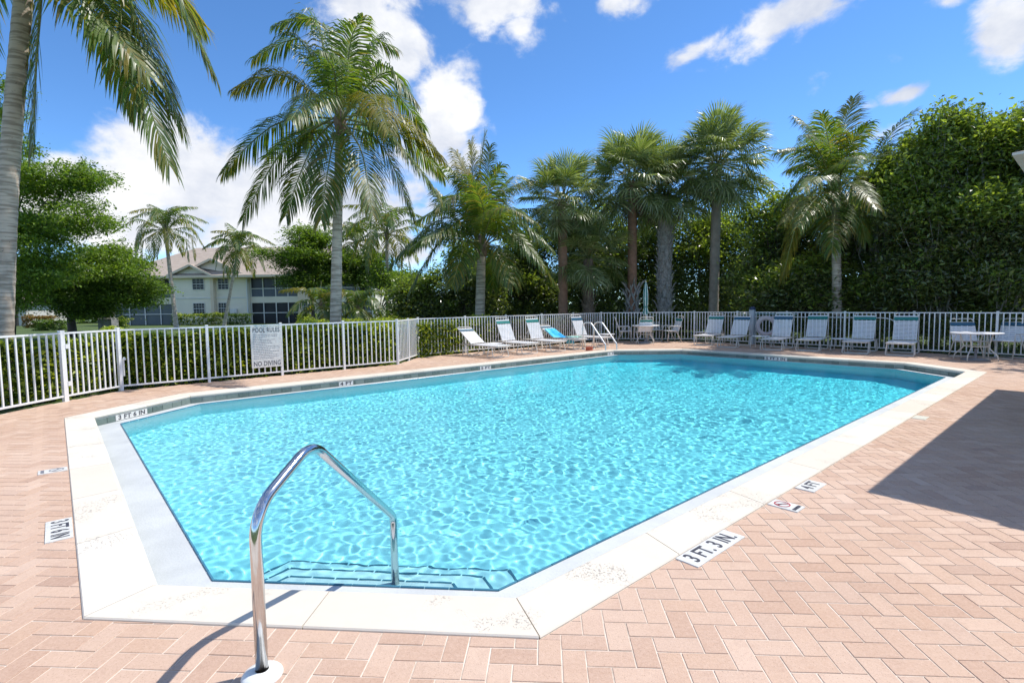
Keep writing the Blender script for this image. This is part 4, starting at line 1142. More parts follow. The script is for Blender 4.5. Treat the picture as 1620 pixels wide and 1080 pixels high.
def blob_px(px, py, y, rx, ry, rd):
    """ellipsoid whose middle the photograph shows at a pixel, at depth y; radii given in photo pixels and metres of depth"""
    p = ray(px, py, y); s = y/CAM_F; return (p.x, p.y, p.z, rx*s, rd, ry*s)

# ------------------------------------------------------------------ palms
def frond_mesh(curve, n, leaf, seed, wid=.040, droop=.5, mi_y=0.0, twist=0.0, petiole=.16, name='frond', lat=None):
    """curve: points of the midrib; leaflets hang from both sides"""
    rr = random.Random(seed); P = [Vector(p) for p in curve]
    # arc-length sampling of a Catmull-Rom through the given points
    Q = [P[0]*2-P[1]]+P+[P[-1]*2-P[-2]]; S = []
    for i in range(1, len(Q)-2):
        for k in range(8):
            t = k/8; a, b, c, d = Q[i-1], Q[i], Q[i+1], Q[i+2]
            S.append(.5*((2*b)+(c-a)*t+(2*a-5*b+4*c-d)*t*t+(3*b-a-3*c+d)*t**3))
    S.append(P[-1]); cum = [0]
    for u, v in zip(S[:-1], S[1:]): cum.append(cum[-1]+(v-u).length)
    L = cum[-1]
    def pos(s):
        s = max(0, min(L*.9999, s)); i = 0
        lo, hi = 0, len(cum)-1
        while hi-lo > 1:
            m_ = (lo+hi)//2
            if cum[m_] <= s: lo = m_
            else: hi = m_
        return S[lo].lerp(S[lo+1], (s-cum[lo])/max(1e-6, cum[lo+1]-cum[lo])), (S[lo+1]-S[lo]).normalized()
    hd = (P[-1]-P[0]); hd.z = 0
    if hd.length < .2: hd = P[1]-P[0]; hd.z = 0
    if hd.length < .02: hd = Vector((1, 0, 0))
    side0 = Vector((-hd.y, hd.x, 0)).normalized() if lat is None else lat
    g = G(); k = 9; g.tube([pos(L*j/(k-1))[0] for j in range(k)], [.030*(1-j/(k-1))**.8*L/4+.004 for j in range(k)], 5, r=rr.random(), mi=1, cap=False)
    dead = rr.random() < .15
    for side in (-1, 1):
        for j in range(n):
            t = petiole+(1-petiole)*(j+rr.random()*.6)/n; p, tg = pos(t*L)
            sd = (side0-tg*side0.dot(tg)).normalized(); upn = sd.cross(tg)
            if upn.z < 0: upn = -upn
            u = (t-petiole)/(1-petiole); ln = leaf*1.22*(.5+.5*min(1, u*5))*(1-.60*max(0, u-.4)**1.3/.6**1.3)*rr.uniform(.80, 1.10)
            fwd = .45+.9*u*u; d0 = (sd*side*(1-.3*u)+tg*fwd+upn*(.16-.10*u+twist*side)+Vector((rr.uniform(-.12, .12), rr.uniform(-.12, .12), rr.uniform(-.12, .12)))).normalized()
            dr = droop*1.55*rr.uniform(.7, 1.35)
            d1 = (d0+Vector((0, 0, -1))*dr*.8).normalized(); d2 = (d1+Vector((0, 0, -1))*dr*1.25+tg*.05).normalized()
            w = wid*.85*rr.uniform(.85, 1.1); ax = tg
            p1 = p+d0*ln*.28; p2 = p1+d1*ln*.36; p3 = p2+d2*ln*.36
            wv = (ax-d0*ax.dot(d0)).normalized()*w*.5
            wv1 = (ax-d1*ax.dot(d1)).normalized()*w*.5; wv2 = (ax-d2*ax.dot(d2)); wv2 = wv2.normalized()*w*.32 if wv2.length > 1e-3 else wv1*.6
            r_ = min(1, rr.random()*.9+mi_y*u*.5)
            m_i = 2 if rr.random() < mi_y*(.35+.9*u) else 0
            g.add([p-wv*.4, p+wv*.4, p1+wv, p1-wv, p2+wv1*.9, p2-wv1*.9, p3], [(0, 1, 2, 3), (3, 2, 4, 5), (5, 4, 6)], r_, m_i)
    return g.mesh(name, [MAT['frond_leaf'], MAT['rachis'], MAT['frond_yellow']])

def trunk_mesh(pts, r0, r1, mat, rings=None, n=14, flare=1.5, step=.10):
    P = [Vector(p) for p in pts]; Q = [P[0]*2-P[1]]+P+[P[-1]*2-P[-2]]; S = []
    for i in range(1, len(Q)-2):
        seg_ = max(3, int((Q[i+1]-Q[i]).length/step))
        for k in range(seg_):
            t = k/seg_; a, b, c, d = Q[i-1], Q[i], Q[i+1], Q[i+2]
            S.append(.5*((2*b)+(c-a)*t+(2*a-5*b+4*c-d)*t*t+(3*b-a-3*c+d)*t**3))
    S.append(P[-1]); m_ = len(S); R = []
    for i in range(m_):
        t = i/(m_-1); r = r0+(r1-r0)*t; r *= 1+(flare-1)*math.exp(-t*(P[-1]-P[0]).length/.35)
        if rings: r *= 1+rings*(1 if i % 2 else -1)+rings*.6*math.sin(i*1.7)
        R.append(r)
    g = G(); g.tube(S, R, n); return g.mesh('trunk', mat)

def coconut(label, base, crown, fronds, r0=.15, r1=.10, bend=None, seed=1, leaf=.75, n=62, wid=.042, droop=.5, nuts=True, yellow=.1, group='coconut palms', flare=1.5, name='coconut_palm'):
    """fronds: list of (mid, tip) points in world space"""
    base = Vector(base); crown = Vector(crown)
    root = thing(name, label, 'palm tree', base, 0, group); rr = random.Random(seed)
    bend = Vector(bend) if bend is not None else base.lerp(crown, .5)
    link('trunk', trunk_mesh([Vector((0, 0, -.1)), bend-base, crown-base], r0, r1, MAT['palm_trunk'], .018, flare=flare), root)
    g = G()      # fibrous crown shaft with leaf bases
    c = crown-base
    g.lathe([(r1, -.35), (r1*1.35, -.15), (r1*1.7, .05), (r1*1.3, .25), (r1*.5, .5), (0, .6)], 12, c); obj('crown_shaft', g, MAT['boot_brown'], root)
    for k, (mid, tip, *o_) in enumerate(fronds):
        mid = Vector(mid)-crown; tip = Vector(tip)-crown
        st = Vector((mid.x, mid.y, 0)); st = st.normalized()*r1*.8 if st.length > .05 else Vector((0, 0, 0)); st.z = rr.uniform(-.05, .25)
        ml = frond_mesh([st, st.lerp(mid, .5)+Vector((0, 0, mid.length*.06)), mid, mid.lerp(tip, .55)+Vector((0, 0, (mid-tip).length*.05)), tip], n, leaf, seed*31+k, wid, droop*(o_[0] if o_ else 1), mi_y=yellow*(2.2 if tip.z < -1.0 else .6), twist=rr.uniform(-.1, .1), lat=(o_[1] if len(o_) > 1 else None))
        if k % 7 == 4: ml.materials[0] = MAT['frond_yellow']
        link('frond', ml, root, loc=c)
    # the unopened spear leaf
    g = G(); g.tube([(0, 0, .3), (.03, .02, 1.0), (.05, .02, 1.5)], [.035, .025, .005], 6, mi=0); m_ = g.mesh('spear_leaf', MAT['frond_leaf']); link('spear_leaf', m_, root, loc=c)
    if nuts:
        g = G()
        for k in range(7):
            a = k*2.1; p = Vector((math.cos(a)*r1*2.1, math.sin(a)*r1*2.1, -.22-.08*(k % 3)))+c
            vs = []; g.lathe([(0, -.12), (.06, -.09), (.095, 0), (.07, .08), (0, .11)], 8, p)
        obj('coconut_cluster', g, MAT['coconut_green'], root)
    return root
def auto_fronds(crown, L, n, seed, e0=82, e1=-38, sag=.42, az0=0.0):
    rr = random.Random(seed); out = []
    for k in range(n):
        t = (k+.5)/n; el = math.radians(e0+(e1-e0)*t+rr.uniform(-7, 7)); az = az0+k*2.39996+rr.uniform(-.2, .2)
        l = L*rr.uniform(.88, 1.08)*(1-.25*max(0, .25-t)/.25)
        h = Vector((math.cos(az), math.sin(az), 0))
        mid = crown+h*(l*.5*math.cos(el))+Z3*(l*.5*math.sin(el)+l*.05)
        e2 = el-math.radians(48+22*rr.random()); e2 = max(e2, math.radians(-86))
        tip = mid+h*(l*.5*math.cos(e2))+Z3*(l*.5*math.sin(e2))
        out.append((mid, tip))
    return out
def px_fronds(crown, y, L, specs, seed):
    """fronds surveyed from the photograph: (mid px, mid py, tip px, tip py, towards camera -1..1)"""
    rr = random.Random(seed); out = []
    for mx, my, tx, ty, dep, *o_ in specs:
        m0 = ray(mx, my, y); t0 = ray(tx, ty, y); flat = (m0-crown).length+(t0-m0).length
        rest = math.sqrt(max(.05, L*L-flat*flat)) if flat < L else .25
        dy = dep*rest
        out.append((ray(mx, my, y+dy*.55), ray(tx, ty, y+dy), *o_))
    return out

# ---- fan leaves for the sabal palms
def fan_mesh(seed, R=.82, pet=.95, nseg=38, name='fan_leaf'):
    rr = random.Random(seed); g = G(); bend = rr.uniform(.5, .9)
    pts = [Vector((0, 0, 0)), Vector((pet*.5, 0, .03)), Vector((pet, 0, -.02))]
    g.tube(pts, [.022, .014, .010], 5, mi=1, cap=False)
    for k in range(nseg):
        t = (k+.5)/nseg*2-1; a = t*2.25; ctr_ = 1-abs(t)
        o = Vector((pet+.20*ctr_, .0, -.02-.06*ctr_)); l = R*(.70+.34*math.cos(a*.6))*rr.uniform(.92, 1.06)
        d = Vector((math.cos(a), math.sin(a), .12+.12*rr.random()-.20*ctr_*bend)).normalized(); w = .036
        nrm = Vector((0, 0, 1)); sdv = d.cross(nrm).normalized()
        p1 = o+d*l*.55+Vector((0, 0, -.05*bend*ctr_)); d2 = (d+Vector((0, 0, -1))*rr.uniform(.35, 1.2)*bend).normalized(); p2 = p1+d2*l*.32; d3 = (d2+Vector((0, 0, -1))*rr.uniform(.3, 1.2)).normalized(); p3 = p2+d3*l*.26
        r_ = rr.random(); z = Vector((0, 0, .012*(1 if k % 2 else -1)))
        g.add([o, p1-sdv*w*.62+z, p1+sdv*w*.62-z, p2-sdv*w*.32, p2+sdv*w*.32, p3], [(0, 1, 2), (1, 3, 4, 2), (3, 5, 4)], r_, 0)
    return g.mesh(name, [MAT['fan_leaf'], MAT['rachis']])
FANS = [fan_mesh(k) for k in range(5)]
def dead_fan():
    me = fan_mesh(77, .6, .7, 22, 'dead_fan_leaf'); me.materials[0] = MAT['boot_brown']; me.materials[1] = MAT['boot_brown']; return me
DEADFAN = dead_fan()
BOOT = None
def boot_mesh():
    g = G()
    for s in (-1, 1):
        g.tube([(0, s*.085, -.06), (.035, s*.05, .07), (.075, s*.012, .20)], [.024, .030, .020], 5, r=.3)
    g.tube([(.065, 0, .17), (.12, 0, .30), (.20, 0, .38)], [.030, .024, .012], 5)
    return g.mesh('leaf_boot', MAT['boot'])
BOOT = boot_mesh(); BOOT2 = BOOT.copy(); BOOT2.materials[0] = MAT['boot_brown']
def sabal(label, base, crown_z, r, mat, boots=None, seed=1, nleaf=46, scale=1.0, flowers=0, dead=5, lean=(0, 0), boot_scale=1.0):
    base = Vector(base); root = thing('sabal_palm', label, 'palm tree', base, 0, 'sabal palms beyond the far fence corner'); rr = random.Random(seed)
    top = Vector((lean[0], lean[1], crown_z))
    link('trunk', trunk_mesh([Vector((0, 0, -.1)), top*.5, top], r, r*.92, MAT[mat], .02, flare=1.25, step=.12), root)
    if boots:
        z0, z1, bm, dens = boots; n_ = int((z1-z0)*dens)
        for k in range(n_):
            z = z0+(z1-z0)*k/n_; a = k*2.399; p = top*(z/crown_z)
            b = link('leaf_boot', bm, root, (p.x+math.cos(a)*r*.86, p.y+math.sin(a)*r*.86, z), (rr.uniform(-.15, .15), rr.uniform(-.2, .25), a)); q = boot_scale*rr.uniform(.8, 1.2); b.scale = (q, q, q)
    for k in range(nleaf):
        t = (k+.5)/nleaf; el = 84-138*t+rr.uniform(-12, 12); az = k*2.39996+rr.uniform(-.25, .25)
        o = link('fan_leaf', FANS[rr.randrange(5)], root, top+Vector((math.cos(az)*r*.7, math.sin(az)*r*.7, .25*(1-t)+rr.uniform(-.1, .1))), (rr.uniform(-.3, .3), -math.radians(el), az))
        s = scale*rr.uniform(.88, 1.12)*(1-.15*(1-t)); o.scale = (s, s, s)
    for k in range(dead):
        az = k*2.4+1; o = link('dead_fan_leaf', DEADFAN, root, top+Vector((math.cos(az)*r, math.sin(az)*r, -.25)), (rr.uniform(-.3, .3), math.radians(62+rr.uniform(-15, 15)), az)); o.scale = (.7*scale,)*3
    for k in range(flowers):
        az = k*2.1+4.2+rr.uniform(-.2, .2); rg = np.random.default_rng(seed*9+k); h = Vector((math.cos(az), math.sin(az), 0))
        c = top+h*1.0*scale+Vector((0, 0, .45)); n_ = 420
        C = np.array(c)+rg.normal(size=(n_, 3))*np.array([.24, .24, .17])*scale
        V, F, r_ = leaf_cards(C, .05, rg, 0, 2.5); link('flower_plume', np_mesh('flower_plume', V, F, MAT['flower_buff'], r_), root)
    return root
# ------------------------------------------------------------------ planting as surveyed
nB = Vector((-(FB1-FG1).normalized().y, (FB1-FG1).normalized().x, 0))
hedge('clipped bright green hedge behind the fence at the far left and the left gate', FA0+Vector((-.5, 0, 0)), FG1+Vector((-.55, .5, 0)), .9, 0, 1.02, 19000, .078, off=.12, seed=3, group='clipped hedges behind the pool fence')
hedge('long clipped bright green hedge behind the fence run with the rules sign', FG1+Vector((-.5, .2, 0)), FB1+Vector((-.15, .1, 0)), .95, 0, 1.04, 32000, .076, off=.22, seed=4, group='clipped hedges behind the pool fence')
FM = FG2.lerp(FC1, .36)
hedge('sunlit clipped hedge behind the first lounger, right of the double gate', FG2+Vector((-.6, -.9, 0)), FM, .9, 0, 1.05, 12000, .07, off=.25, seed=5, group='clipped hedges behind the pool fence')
hedge('shade-coloured clipped hedge behind the other left loungers and the ladder', FM, FC1, .9, 0, 1.0, 15000, .07, mat='forest_leaf', off=.25, seed=15, group='clipped hedges behind the pool fence')  # darker leaf material puts the shade into this stretch's colour
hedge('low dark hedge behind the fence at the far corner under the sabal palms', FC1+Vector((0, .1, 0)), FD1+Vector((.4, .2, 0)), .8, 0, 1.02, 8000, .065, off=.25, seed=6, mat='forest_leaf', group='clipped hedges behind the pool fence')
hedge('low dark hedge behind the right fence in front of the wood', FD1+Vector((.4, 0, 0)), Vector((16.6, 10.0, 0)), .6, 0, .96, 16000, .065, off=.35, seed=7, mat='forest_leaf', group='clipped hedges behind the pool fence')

# palm in the left foreground, crown out of the picture
yA = 9.6; bA = ray(-6, 560, yA); bA.z = -.05; cA = ray(42, -62, yA)
sp = [(175, 20, 268, 262, -.45, .75), (262, -30, 338, 118, .3, .8), (66, -30, 52, 232, -.1, .8, Vector((-.70, .72, 0))), (-60, -50, -60, 110, .3, .9), (210, -60, 320, 40, .9, .9), (150, -30, 215, 175, .75, .9),
      (200, 0, 290, 205, .25, .8), (120, -10, 236, 120, -.2, .85), (0, -170, 40, -260, .5, .6), (100, -200, 190, -260, -.6, .7), (-70, -160, -190, -130, -.5, .7), (150, -150, 330, -120, -.9, .8), (60, -180, 120, -260, 1.0, .7), (-90, -90, -180, 40, -.9, .9), (10, -160, -60, -200, 1.2, .8)]
coconut('tall coconut palm leaning at the left edge, its crown above the picture', bA, cA, px_fronds(cA, yA, 4.5, sp, 2), .165, .13, bend=ray(13, 300, yA), seed=2, leaf=1.0, n=88, wid=.048, droop=.50, yellow=.16, flare=1.3, nuts=False)
# the tall palm behind the long fence run
yB = 14.8; bB = at(527, 0, 0); bB = ray(527, 506, yB); bB.z = -.05; cB = ray(538, 196, yB)
sp = [(436, 196, 352, 275, .2, .9), (448, 238, 384, 348, -.35, .8), (492, 236, 452, 342, .4, .8), (522, 250, 508, 348, -.5, .7), (446, 118, 374, 140, -.2, .9),
      (474, 62, 402, 92, .4, 1), (500, 34, 440, 38, -.5, 1), (520, 50, 470, 22, .6, .9), (556, 60, 575, 26, -.6, .8), (590, 66, 622, 76, .3, 1), (612, 112, 656, 158, -.3, 1),
      (630, 190, 698, 248, .3, .9), (618, 218, 696, 312, -.3, .8), (602, 226, 655, 342, .5, .8), (572, 240, 590, 340, -.6, .7), (545, 100, 560, 60, 1.0, .8), (528, 110, 500, 80, -1.0, .9), (500, 150, 460, 190, -1.1, .9), (585, 150, 615, 210, -1.1, .9), (560, 170, 585, 230, 1.1, .9), (505, 170, 480, 230, 1.1, .9), (490, 210, 420, 250, .9, .9)]
sp += [(640, 215, 702, 280, .8, .9), (625, 150, 672, 205, .7, .9)]
coconut('tall coconut palm with a full crown behind the long fence run', bB, cB, px_fronds(cB, yB, 3.9, sp, 5), .17, .105, bend=ray(534, 350, yB), seed=5, leaf=.88, n=94, wid=.041, droop=.55, yellow=.12, flare=1.25)
# shorter palm behind the left loungers
yC = 20.6; bC = ray(757, 505, yC); bC.z = -.05; cC = ray(762, 392, yC)
sp = [(690, 352, 618, 420, .2, .9), (700, 380, 650, 456, -.4, .8), (716, 345, 690, 300, .4, .8), (735, 300, 706, 262, -.3, .8), (757, 290, 768, 212, .2, .5), (772, 300, 792, 262, -.6, .8), (790, 310, 838, 285, .5, .9),
      (820, 352, 872, 392, -.3, 1), (815, 375, 880, 450, .4, .9), (795, 400, 812, 452, -.5, .8), (735, 392, 716, 450, -.7, .7), (745, 300, 722, 240, .9, .7), (765, 330, 742, 280, -1.1, .8), (778, 340, 800, 330, -1.1, .8), (800, 340, 850, 330, .9, .9), (720, 330, 660, 350, .9, .9), (712, 365, 668, 380, -.9, .9), (770, 300, 775, 232, -.5, .6), (748, 290, 745, 226, -.5, .6)]
sp += [(725, 355, 650, 392, -.9, .9), (805, 360, 860, 420, -.9, .9), (780, 395, 780, 455, .7, .8), (700, 360, 640, 400, .8, .9), (725, 310, 690, 330, -.9, .9), (800, 330, 845, 350, -.8, .9), (755, 320, 730, 262, .5, .7), (782, 320, 812, 280, 1., .8)]
coconut('shorter bushy coconut palm behind the left loungers', bC, cC, px_fronds(cC, yC, 3.9, sp, 7), .20, .17, seed=7, leaf=.96, n=80, wid=.046, droop=.6, yellow=.22)
# palm in front of the wood on the right
yD = 18.5; bD = ray(1326, 505, yD); bD.z = -.05; cD = ray(1322, 302, yD)
sp = [(1275, 282, 1228, 330, .3, .9), (1270, 240, 1232, 238, -.3, .9), (1285, 210, 1262, 186, .4, .9), (1310, 220, 1300, 180, -.3, .7), (1332, 210, 1350, 156, .2, .5), (1345, 230, 1372, 196, -.4, .7), (1380, 250, 1442, 178, .2, .35),
      (1365, 280, 1410, 310, .4, .9), (1350, 310, 1370, 380, -.4, .9), (1320, 340, 1316, 400, -.6, .7), (1285, 330, 1245, 400, .3, .9), (1268, 330, 1238, 440, -.5, .8), (1300, 240, 1285, 200, 1., .8), (1340, 260, 1360, 250, -1.1, .9), (1300, 280, 1270, 300, -1.1, .9), (1295, 310, 1262, 360, -1., .8), (1330, 240, 1325, 190, .9, .7), (1290, 260, 1246, 270, .8, .9)]
sp += [(1280, 310, 1240, 352, -.8, .9), (1350, 290, 1388, 330, -.9, .9), (1290, 230, 1270, 214, -.8, .9), (1345, 250, 1384, 250, 1., .9), (1312, 335, 1290, 400, .8, .8), (1335, 340, 1345, 392, .8, .8)]
coconut('coconut palm with green nuts in front of the dense wood at the right', bD, cD, px_fronds(cD, yD, 3.8, sp, 9), .17, .12, seed=9, leaf=.84, n=76, wid=.042, droop=.55, yellow=.14)
# far palms by the house
def far_palm(label, bx, cx, cy, y, L, seed, by=508, r=.14, n=26):
    b = ray(bx, by, y); b.z = -.05; c = ray(cx, cy, y); m_ = ray(bx*.45+cx*.55, (by+cy)/2, y)
    p = coconut(label, b, c, auto_fronds(c, L, n, seed, 84, -40), r, r*.72, bend=m_, seed=seed, leaf=.70, n=30, wid=.075, droop=.6, yellow=.25, nuts=False); return p
far_palm('taller of the two leaning coconut palms before the house, left of the gable', 279, 262, 366, 43, 3.7, 21, r=.17)
far_palm('smaller leaning coconut palm before the middle of the house', 353, 377, 396, 45, 3.1, 22, r=.14)
far_palm('slim pale stemmed palm right of the tall palm, before the screened balcony', 562, 563, 386, 38, 2.9, 23, r=.09, n=20)
far_palm('ragged slim palm between the tall palm and the shorter bushy one', 613, 612, 372, 34, 3.6, 24, r=.13, n=22)
far_palm('low young palm at the foot of the tall palm, before the house', 508, 508, 486, 30, 2.4, 25, r=.10, n=14)
far_palm('low fresh green young palm right of the foot of the tall palm', 566, 566, 492, 29, 2.2, 26, r=.10, n=14)

# sabal palms
def sab(label, px, y, py, **k):
    b = ray(px, 505, y); b.z = -.05; c = ray(px, py, y); return sabal(label, b, c.z, **k)
sab('slender sabal palm with a yellow flower plume, left of the others', 891, 23.2, 318, r=.21, mat='sabal_red', seed=31, nleaf=52, scale=1.18, flowers=3)
sab('short sabal palm with brown booted trunk, hidden under its taller neighbours', 931, 23.8, 408, r=.24, mat='boot_brown', boots=(0, 2.5, BOOT2, 17), seed=32, nleaf=40, scale=1.1, boot_scale=.9)
sab('sabal palm with red-brown upper trunk and long grey leaf boots below, beside the umbrella', 1000, 24.4, 286, r=.22, mat='sabal_red', boots=(.1, 2.35, BOOT, 17), seed=33, nleaf=62, scale=1.36, boot_scale=1.5, dead=9)
sab('thick trunked sabal palm covered in grey boots, right of the umbrella', 1051, 25.0, 306, r=.33, mat='boot', boots=(0, 5.2, BOOT, 22), seed=34, nleaf=49, scale=1.25, boot_scale=1.0)
sab('tall clean stemmed sabal palm with flowering crown, behind the first right lounger', 1128, 24.6, 262, r=.225, mat='sabal_smooth', seed=35, nleaf=68, scale=1.42, flowers=3, dead=8, lean=(.1, 0))

# the wood behind the right fence and the far corner
GW = 'broadleaved trees of the wood behind the fence'
def wood(label, bx, y, blobs, n, seed, **k):
    k.setdefault('limbs', 16)
    b = ray(bx, 505, y); b.z = -.05
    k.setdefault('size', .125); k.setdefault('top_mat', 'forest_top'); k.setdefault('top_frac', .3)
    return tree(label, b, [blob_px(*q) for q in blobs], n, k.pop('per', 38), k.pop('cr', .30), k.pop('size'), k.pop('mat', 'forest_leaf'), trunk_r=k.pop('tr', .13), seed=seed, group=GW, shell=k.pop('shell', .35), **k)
wood('tall glossy leaved tree of the wood at the right edge of the picture', 1575, 17.02, [(1590, 245, 17.02, 105, 82, 1.8), (1560, 330, 16.60, 115, 80, 1.6), (1600, 410, 16.18, 110, 90, 1.4), (1530, 230, 17.43, 62, 40, 1.3), (1650, 240, 16.60, 80, 85, 1.6), (1625, 200, 17.02, 55, 45, 1.2)], 1800, 41, bark='bark_grey', top_frac=.42, limbs=24, front=34, sprigs=150)
wood('glossy leaved tree of the wood between the right palm and the edge tree', 1480, 18.06, [(1472, 262, 18.06, 78, 68, 1.7), (1450, 340, 17.64, 90, 80, 1.5), (1490, 425, 17.22, 85, 75, 1.3)], 1300, 42, bark='bark_grey', top_frac=.42, limbs=24, front=34, sprigs=150)
wood('tree of the wood directly behind the coconut palm at the right', 1385, 19.55, [(1395, 300, 19.97, 62, 62, 1.6), (1380, 375, 20.3, 72, 80, 1.3), (1400, 450, 19.9, 62, 60, 1.0)], 1000, 43, bark='bark_grey', top_frac=.35, limbs=24, front=34, sprigs=150)
wood('yellow-green tree of the wood between the clean stemmed sabal and the right palm', 1245, 22.41, [(1225, 335, 22.41, 62, 52, 1.6), (1262, 385, 21.99, 72, 70, 1.6), (1240, 450, 21.58, 75, 62, 1.4)], 1000, 44, top_frac=.28)
wood('dark tree of the wood behind the clean stemmed sabal palm', 1150, 28.73, [(1150, 375, 28.73, 82, 66, 1.6), (1150, 450, 27.72, 82, 62, 1.4)], 850, 45)
wood('dark tree of the wood behind the booted sabal palms', 1040, 28.55, [(1050, 385, 28.55, 88, 62, 1.6), (1040, 452, 28.06, 85, 60, 1.4)], 850, 46)
wood('dark tree of the wood behind the slender sabal palm', 920, 28.5, [(935, 370, 28.5, 92, 62, 1.6), (925, 450, 28, 82, 62, 1.4)], 850, 47)
wood('dark tree of the wood right of the short coconut palm', 830, 27, [(832, 402, 27.5, 66, 64, 1.6), (836, 458, 27, 66, 52, 1.3)], 700, 48)
wood('low dark tree behind the short coconut palm', 735, 25.5, [(742, 432, 26, 66, 48, 1.5), (735, 470, 25.5, 66, 40, 1.3)], 600, 49, tr=.10)
wood('low dark tree between the double gate and the short coconut palm', 668, 25.5, [(668, 462, 26, 42, 30, 1.4), (662, 482, 25.5, 52, 28, 1.2)], 400, 50, tr=.09)
wood('low bushes at the foot of the wood behind the last right loungers', 1420, 18.06, [(1420, 462, 18.06, 75, 34, .9), (1530, 462, 16.77, 80, 34, .9), (1340, 466, 18.92, 60, 32, .9)], 500, 52, tr=.05)
wood('shrubby dark tree behind the right loungers at the foot of the wood', 1290, 19.80, [(1290, 452, 19.80, 62, 55, 1.2), (1220, 466, 20.68, 60, 44, 1.2)], 700, 51, tr=.08)

def wood_mass():
    rng = np.random.default_rng(90); n = 76000
    t = rng.random(n); px = 625+t*1080; yy = np.interp(px, [625, 900, 1150, 1300, 1500, 1705], [29, 32, 32, 28.5, 24.5, 22.5])+rng.random(n)*2.2
    hh = np.interp(px, [625, 700, 800, 950, 1150, 1300, 1450, 1705], [1.6, 2.6, 4.2, 5.6, 5.4, 6.0, 7.0, 7.6])
    X = (px-810)/CAM_F*yy; Z = (rng.random(n)**1.15)*hh*(.88+.12*np.sin(X*1.7)+.06*np.sin(X*4.1))
    leaf_obj('wood_foliage', np.stack([X, yy, Z], 1), .26, MAT['forest_leaf'], rng, None, kind='stuff', label='dense dark foliage filling the depth of the wood behind the trees')
wood_mass()
def far_trees():
    rng = np.random.default_rng(91); n = 26000
    an = np.radians(rng.uniform(-88, -9, n)); r = rng.uniform(84, 96, n); X = r*np.sin(an); Y = r*np.cos(an)+4
    hh = 5.2+1.3*np.sin(an*23)+.9*np.sin(an*57+1)+.6*np.sin(an*131)
    leaf_obj('distant_trees', np.stack([X, Y, (rng.random(n)**.8)*hh], 1), .95, MAT['layer_tree'], rng, None, kind='stuff', label='far line of trees closing the lawn behind the house')
far_trees()
# the wood goes on beyond the right edge of the picture and shades the deck
for q_, (x_, y_, r_, h_) in enumerate(((17.9, 13.6, 2.5, 10.2), (18.6, 10.4, 2.4, 9.4), (17.2, 17.2, 1.7, 7.2))):
    tree('tree of the wood %s' % ('just beyond the right edge beside the last picket run', 'farthest beyond the right edge of the picture', 'close behind the right fence, leaning over the table')[q_], (x_, y_, -.05), [(x_, y_, h_*.72, r_, r_, h_*.25), (x_-.7, y_+.3, h_*.5, r_, r_*.9, h_*.22), (x_+.2, y_-.4, h_*.25, r_*.9, r_*.8, h_*.2)], 420, 30, .32, .15, 'forest_leaf', seed=120+q_, group=GW, shell=.3, top_mat='forest_top', top_frac=.3)
# trees left and centre
def plain_tree(label, bx, y, blobs, n, seed, **k):
    b = ray(bx, 507, y); b.z = -.05
    return tree(label, b, [blob_px(*q) for q in blobs], n, k.pop('per', 16), k.pop('cr', .3), k.pop('size', .13), k.pop('mat', 'bright_tree'), seed=seed, **k)
plain_tree('bright green spreading tree at the left, reaching over towards the sky gap', 14, 27, [(60, 292, 27, 88, 36, 2.0), (128, 284, 27, 44, 26, 1.4), (30, 360, 27, 80, 50, 2.2), (125, 352, 26.5, 56, 30, 1.4), (165, 350, 26.5, 24, 12, .7), (60, 420, 26.5, 78, 45, 2.0), (40, 470, 26, 60, 25, 1.6), (10, 200, 27.5, 28, 80, 1.2)], 1500, 61, per=46, cr=.30, size=.12, flat=.45, limbs=16, trunk_r=.15, top_mat=None, shell=.4, lean=(1, 0))
plain_tree('round dark green tree with layered foliage between the left tree and the house', 112, 31, [(150, 432, 31, 92, 40, 2.4), (190, 450, 30.5, 62, 40, 1.8), (110, 470, 30.5, 80, 36, 2.0), (168, 402, 31, 50, 18, 1.6), (90, 440, 31, 60, 38, 1.8), (135, 486, 31, 75, 26, 1.6), (215, 462, 30.5, 46, 30, 1.5)], 1700, 62, mat='layer_tree', per=44, cr=.38, size=.13, flat=.32, limbs=12, trunk_r=.22, top_mat='bright_tree', top_frac=.25, shell=.35)
plain_tree('wide flat layered tree before the right half of the house, left of the tall palm', 495, 36, [(480, 382, 36, 48, 20, 2.2), (452, 405, 36, 36, 24, 2.0), (495, 412, 36, 52, 34, 2.4), (470, 440, 35.5, 44, 22, 2.0), (515, 440, 35.5, 30, 24, 1.6), (485, 425, 36, 56, 34, 2.0), (500, 372, 36, 36, 16, 1.6)], 1400, 63, mat='layer_tree', per=44, cr=.40, size=.13, flat=.22, limbs=12, trunk_r=.13, top_mat='bright_tree', top_frac=.30, shell=.3, up=1.2)
plain_tree('dark tree right of the tall palm, before the screened balcony', 576, 37, [(565, 425, 37, 36, 34, 1.8), (595, 420, 37, 30, 26, 1.5), (585, 450, 36.5, 34, 16, 1.4)], 500, 64, mat='layer_tree', per=38, cr=.36, size=.13, flat=.4, trunk_r=.10, top_mat='bright_tree', top_frac=.2, shell=.3)
plain_tree('small tree with thin dark stems before the gap right of the house', 602, 33, [(612, 442, 33, 30, 28, 1.4), (640, 455, 32, 26, 30, 1.4)], 380, 65, mat='layer_tree', per=34, cr=.34, size=.12, trunk_r=.08, top_mat='bright_tree', top_frac=.3, shell=.3)
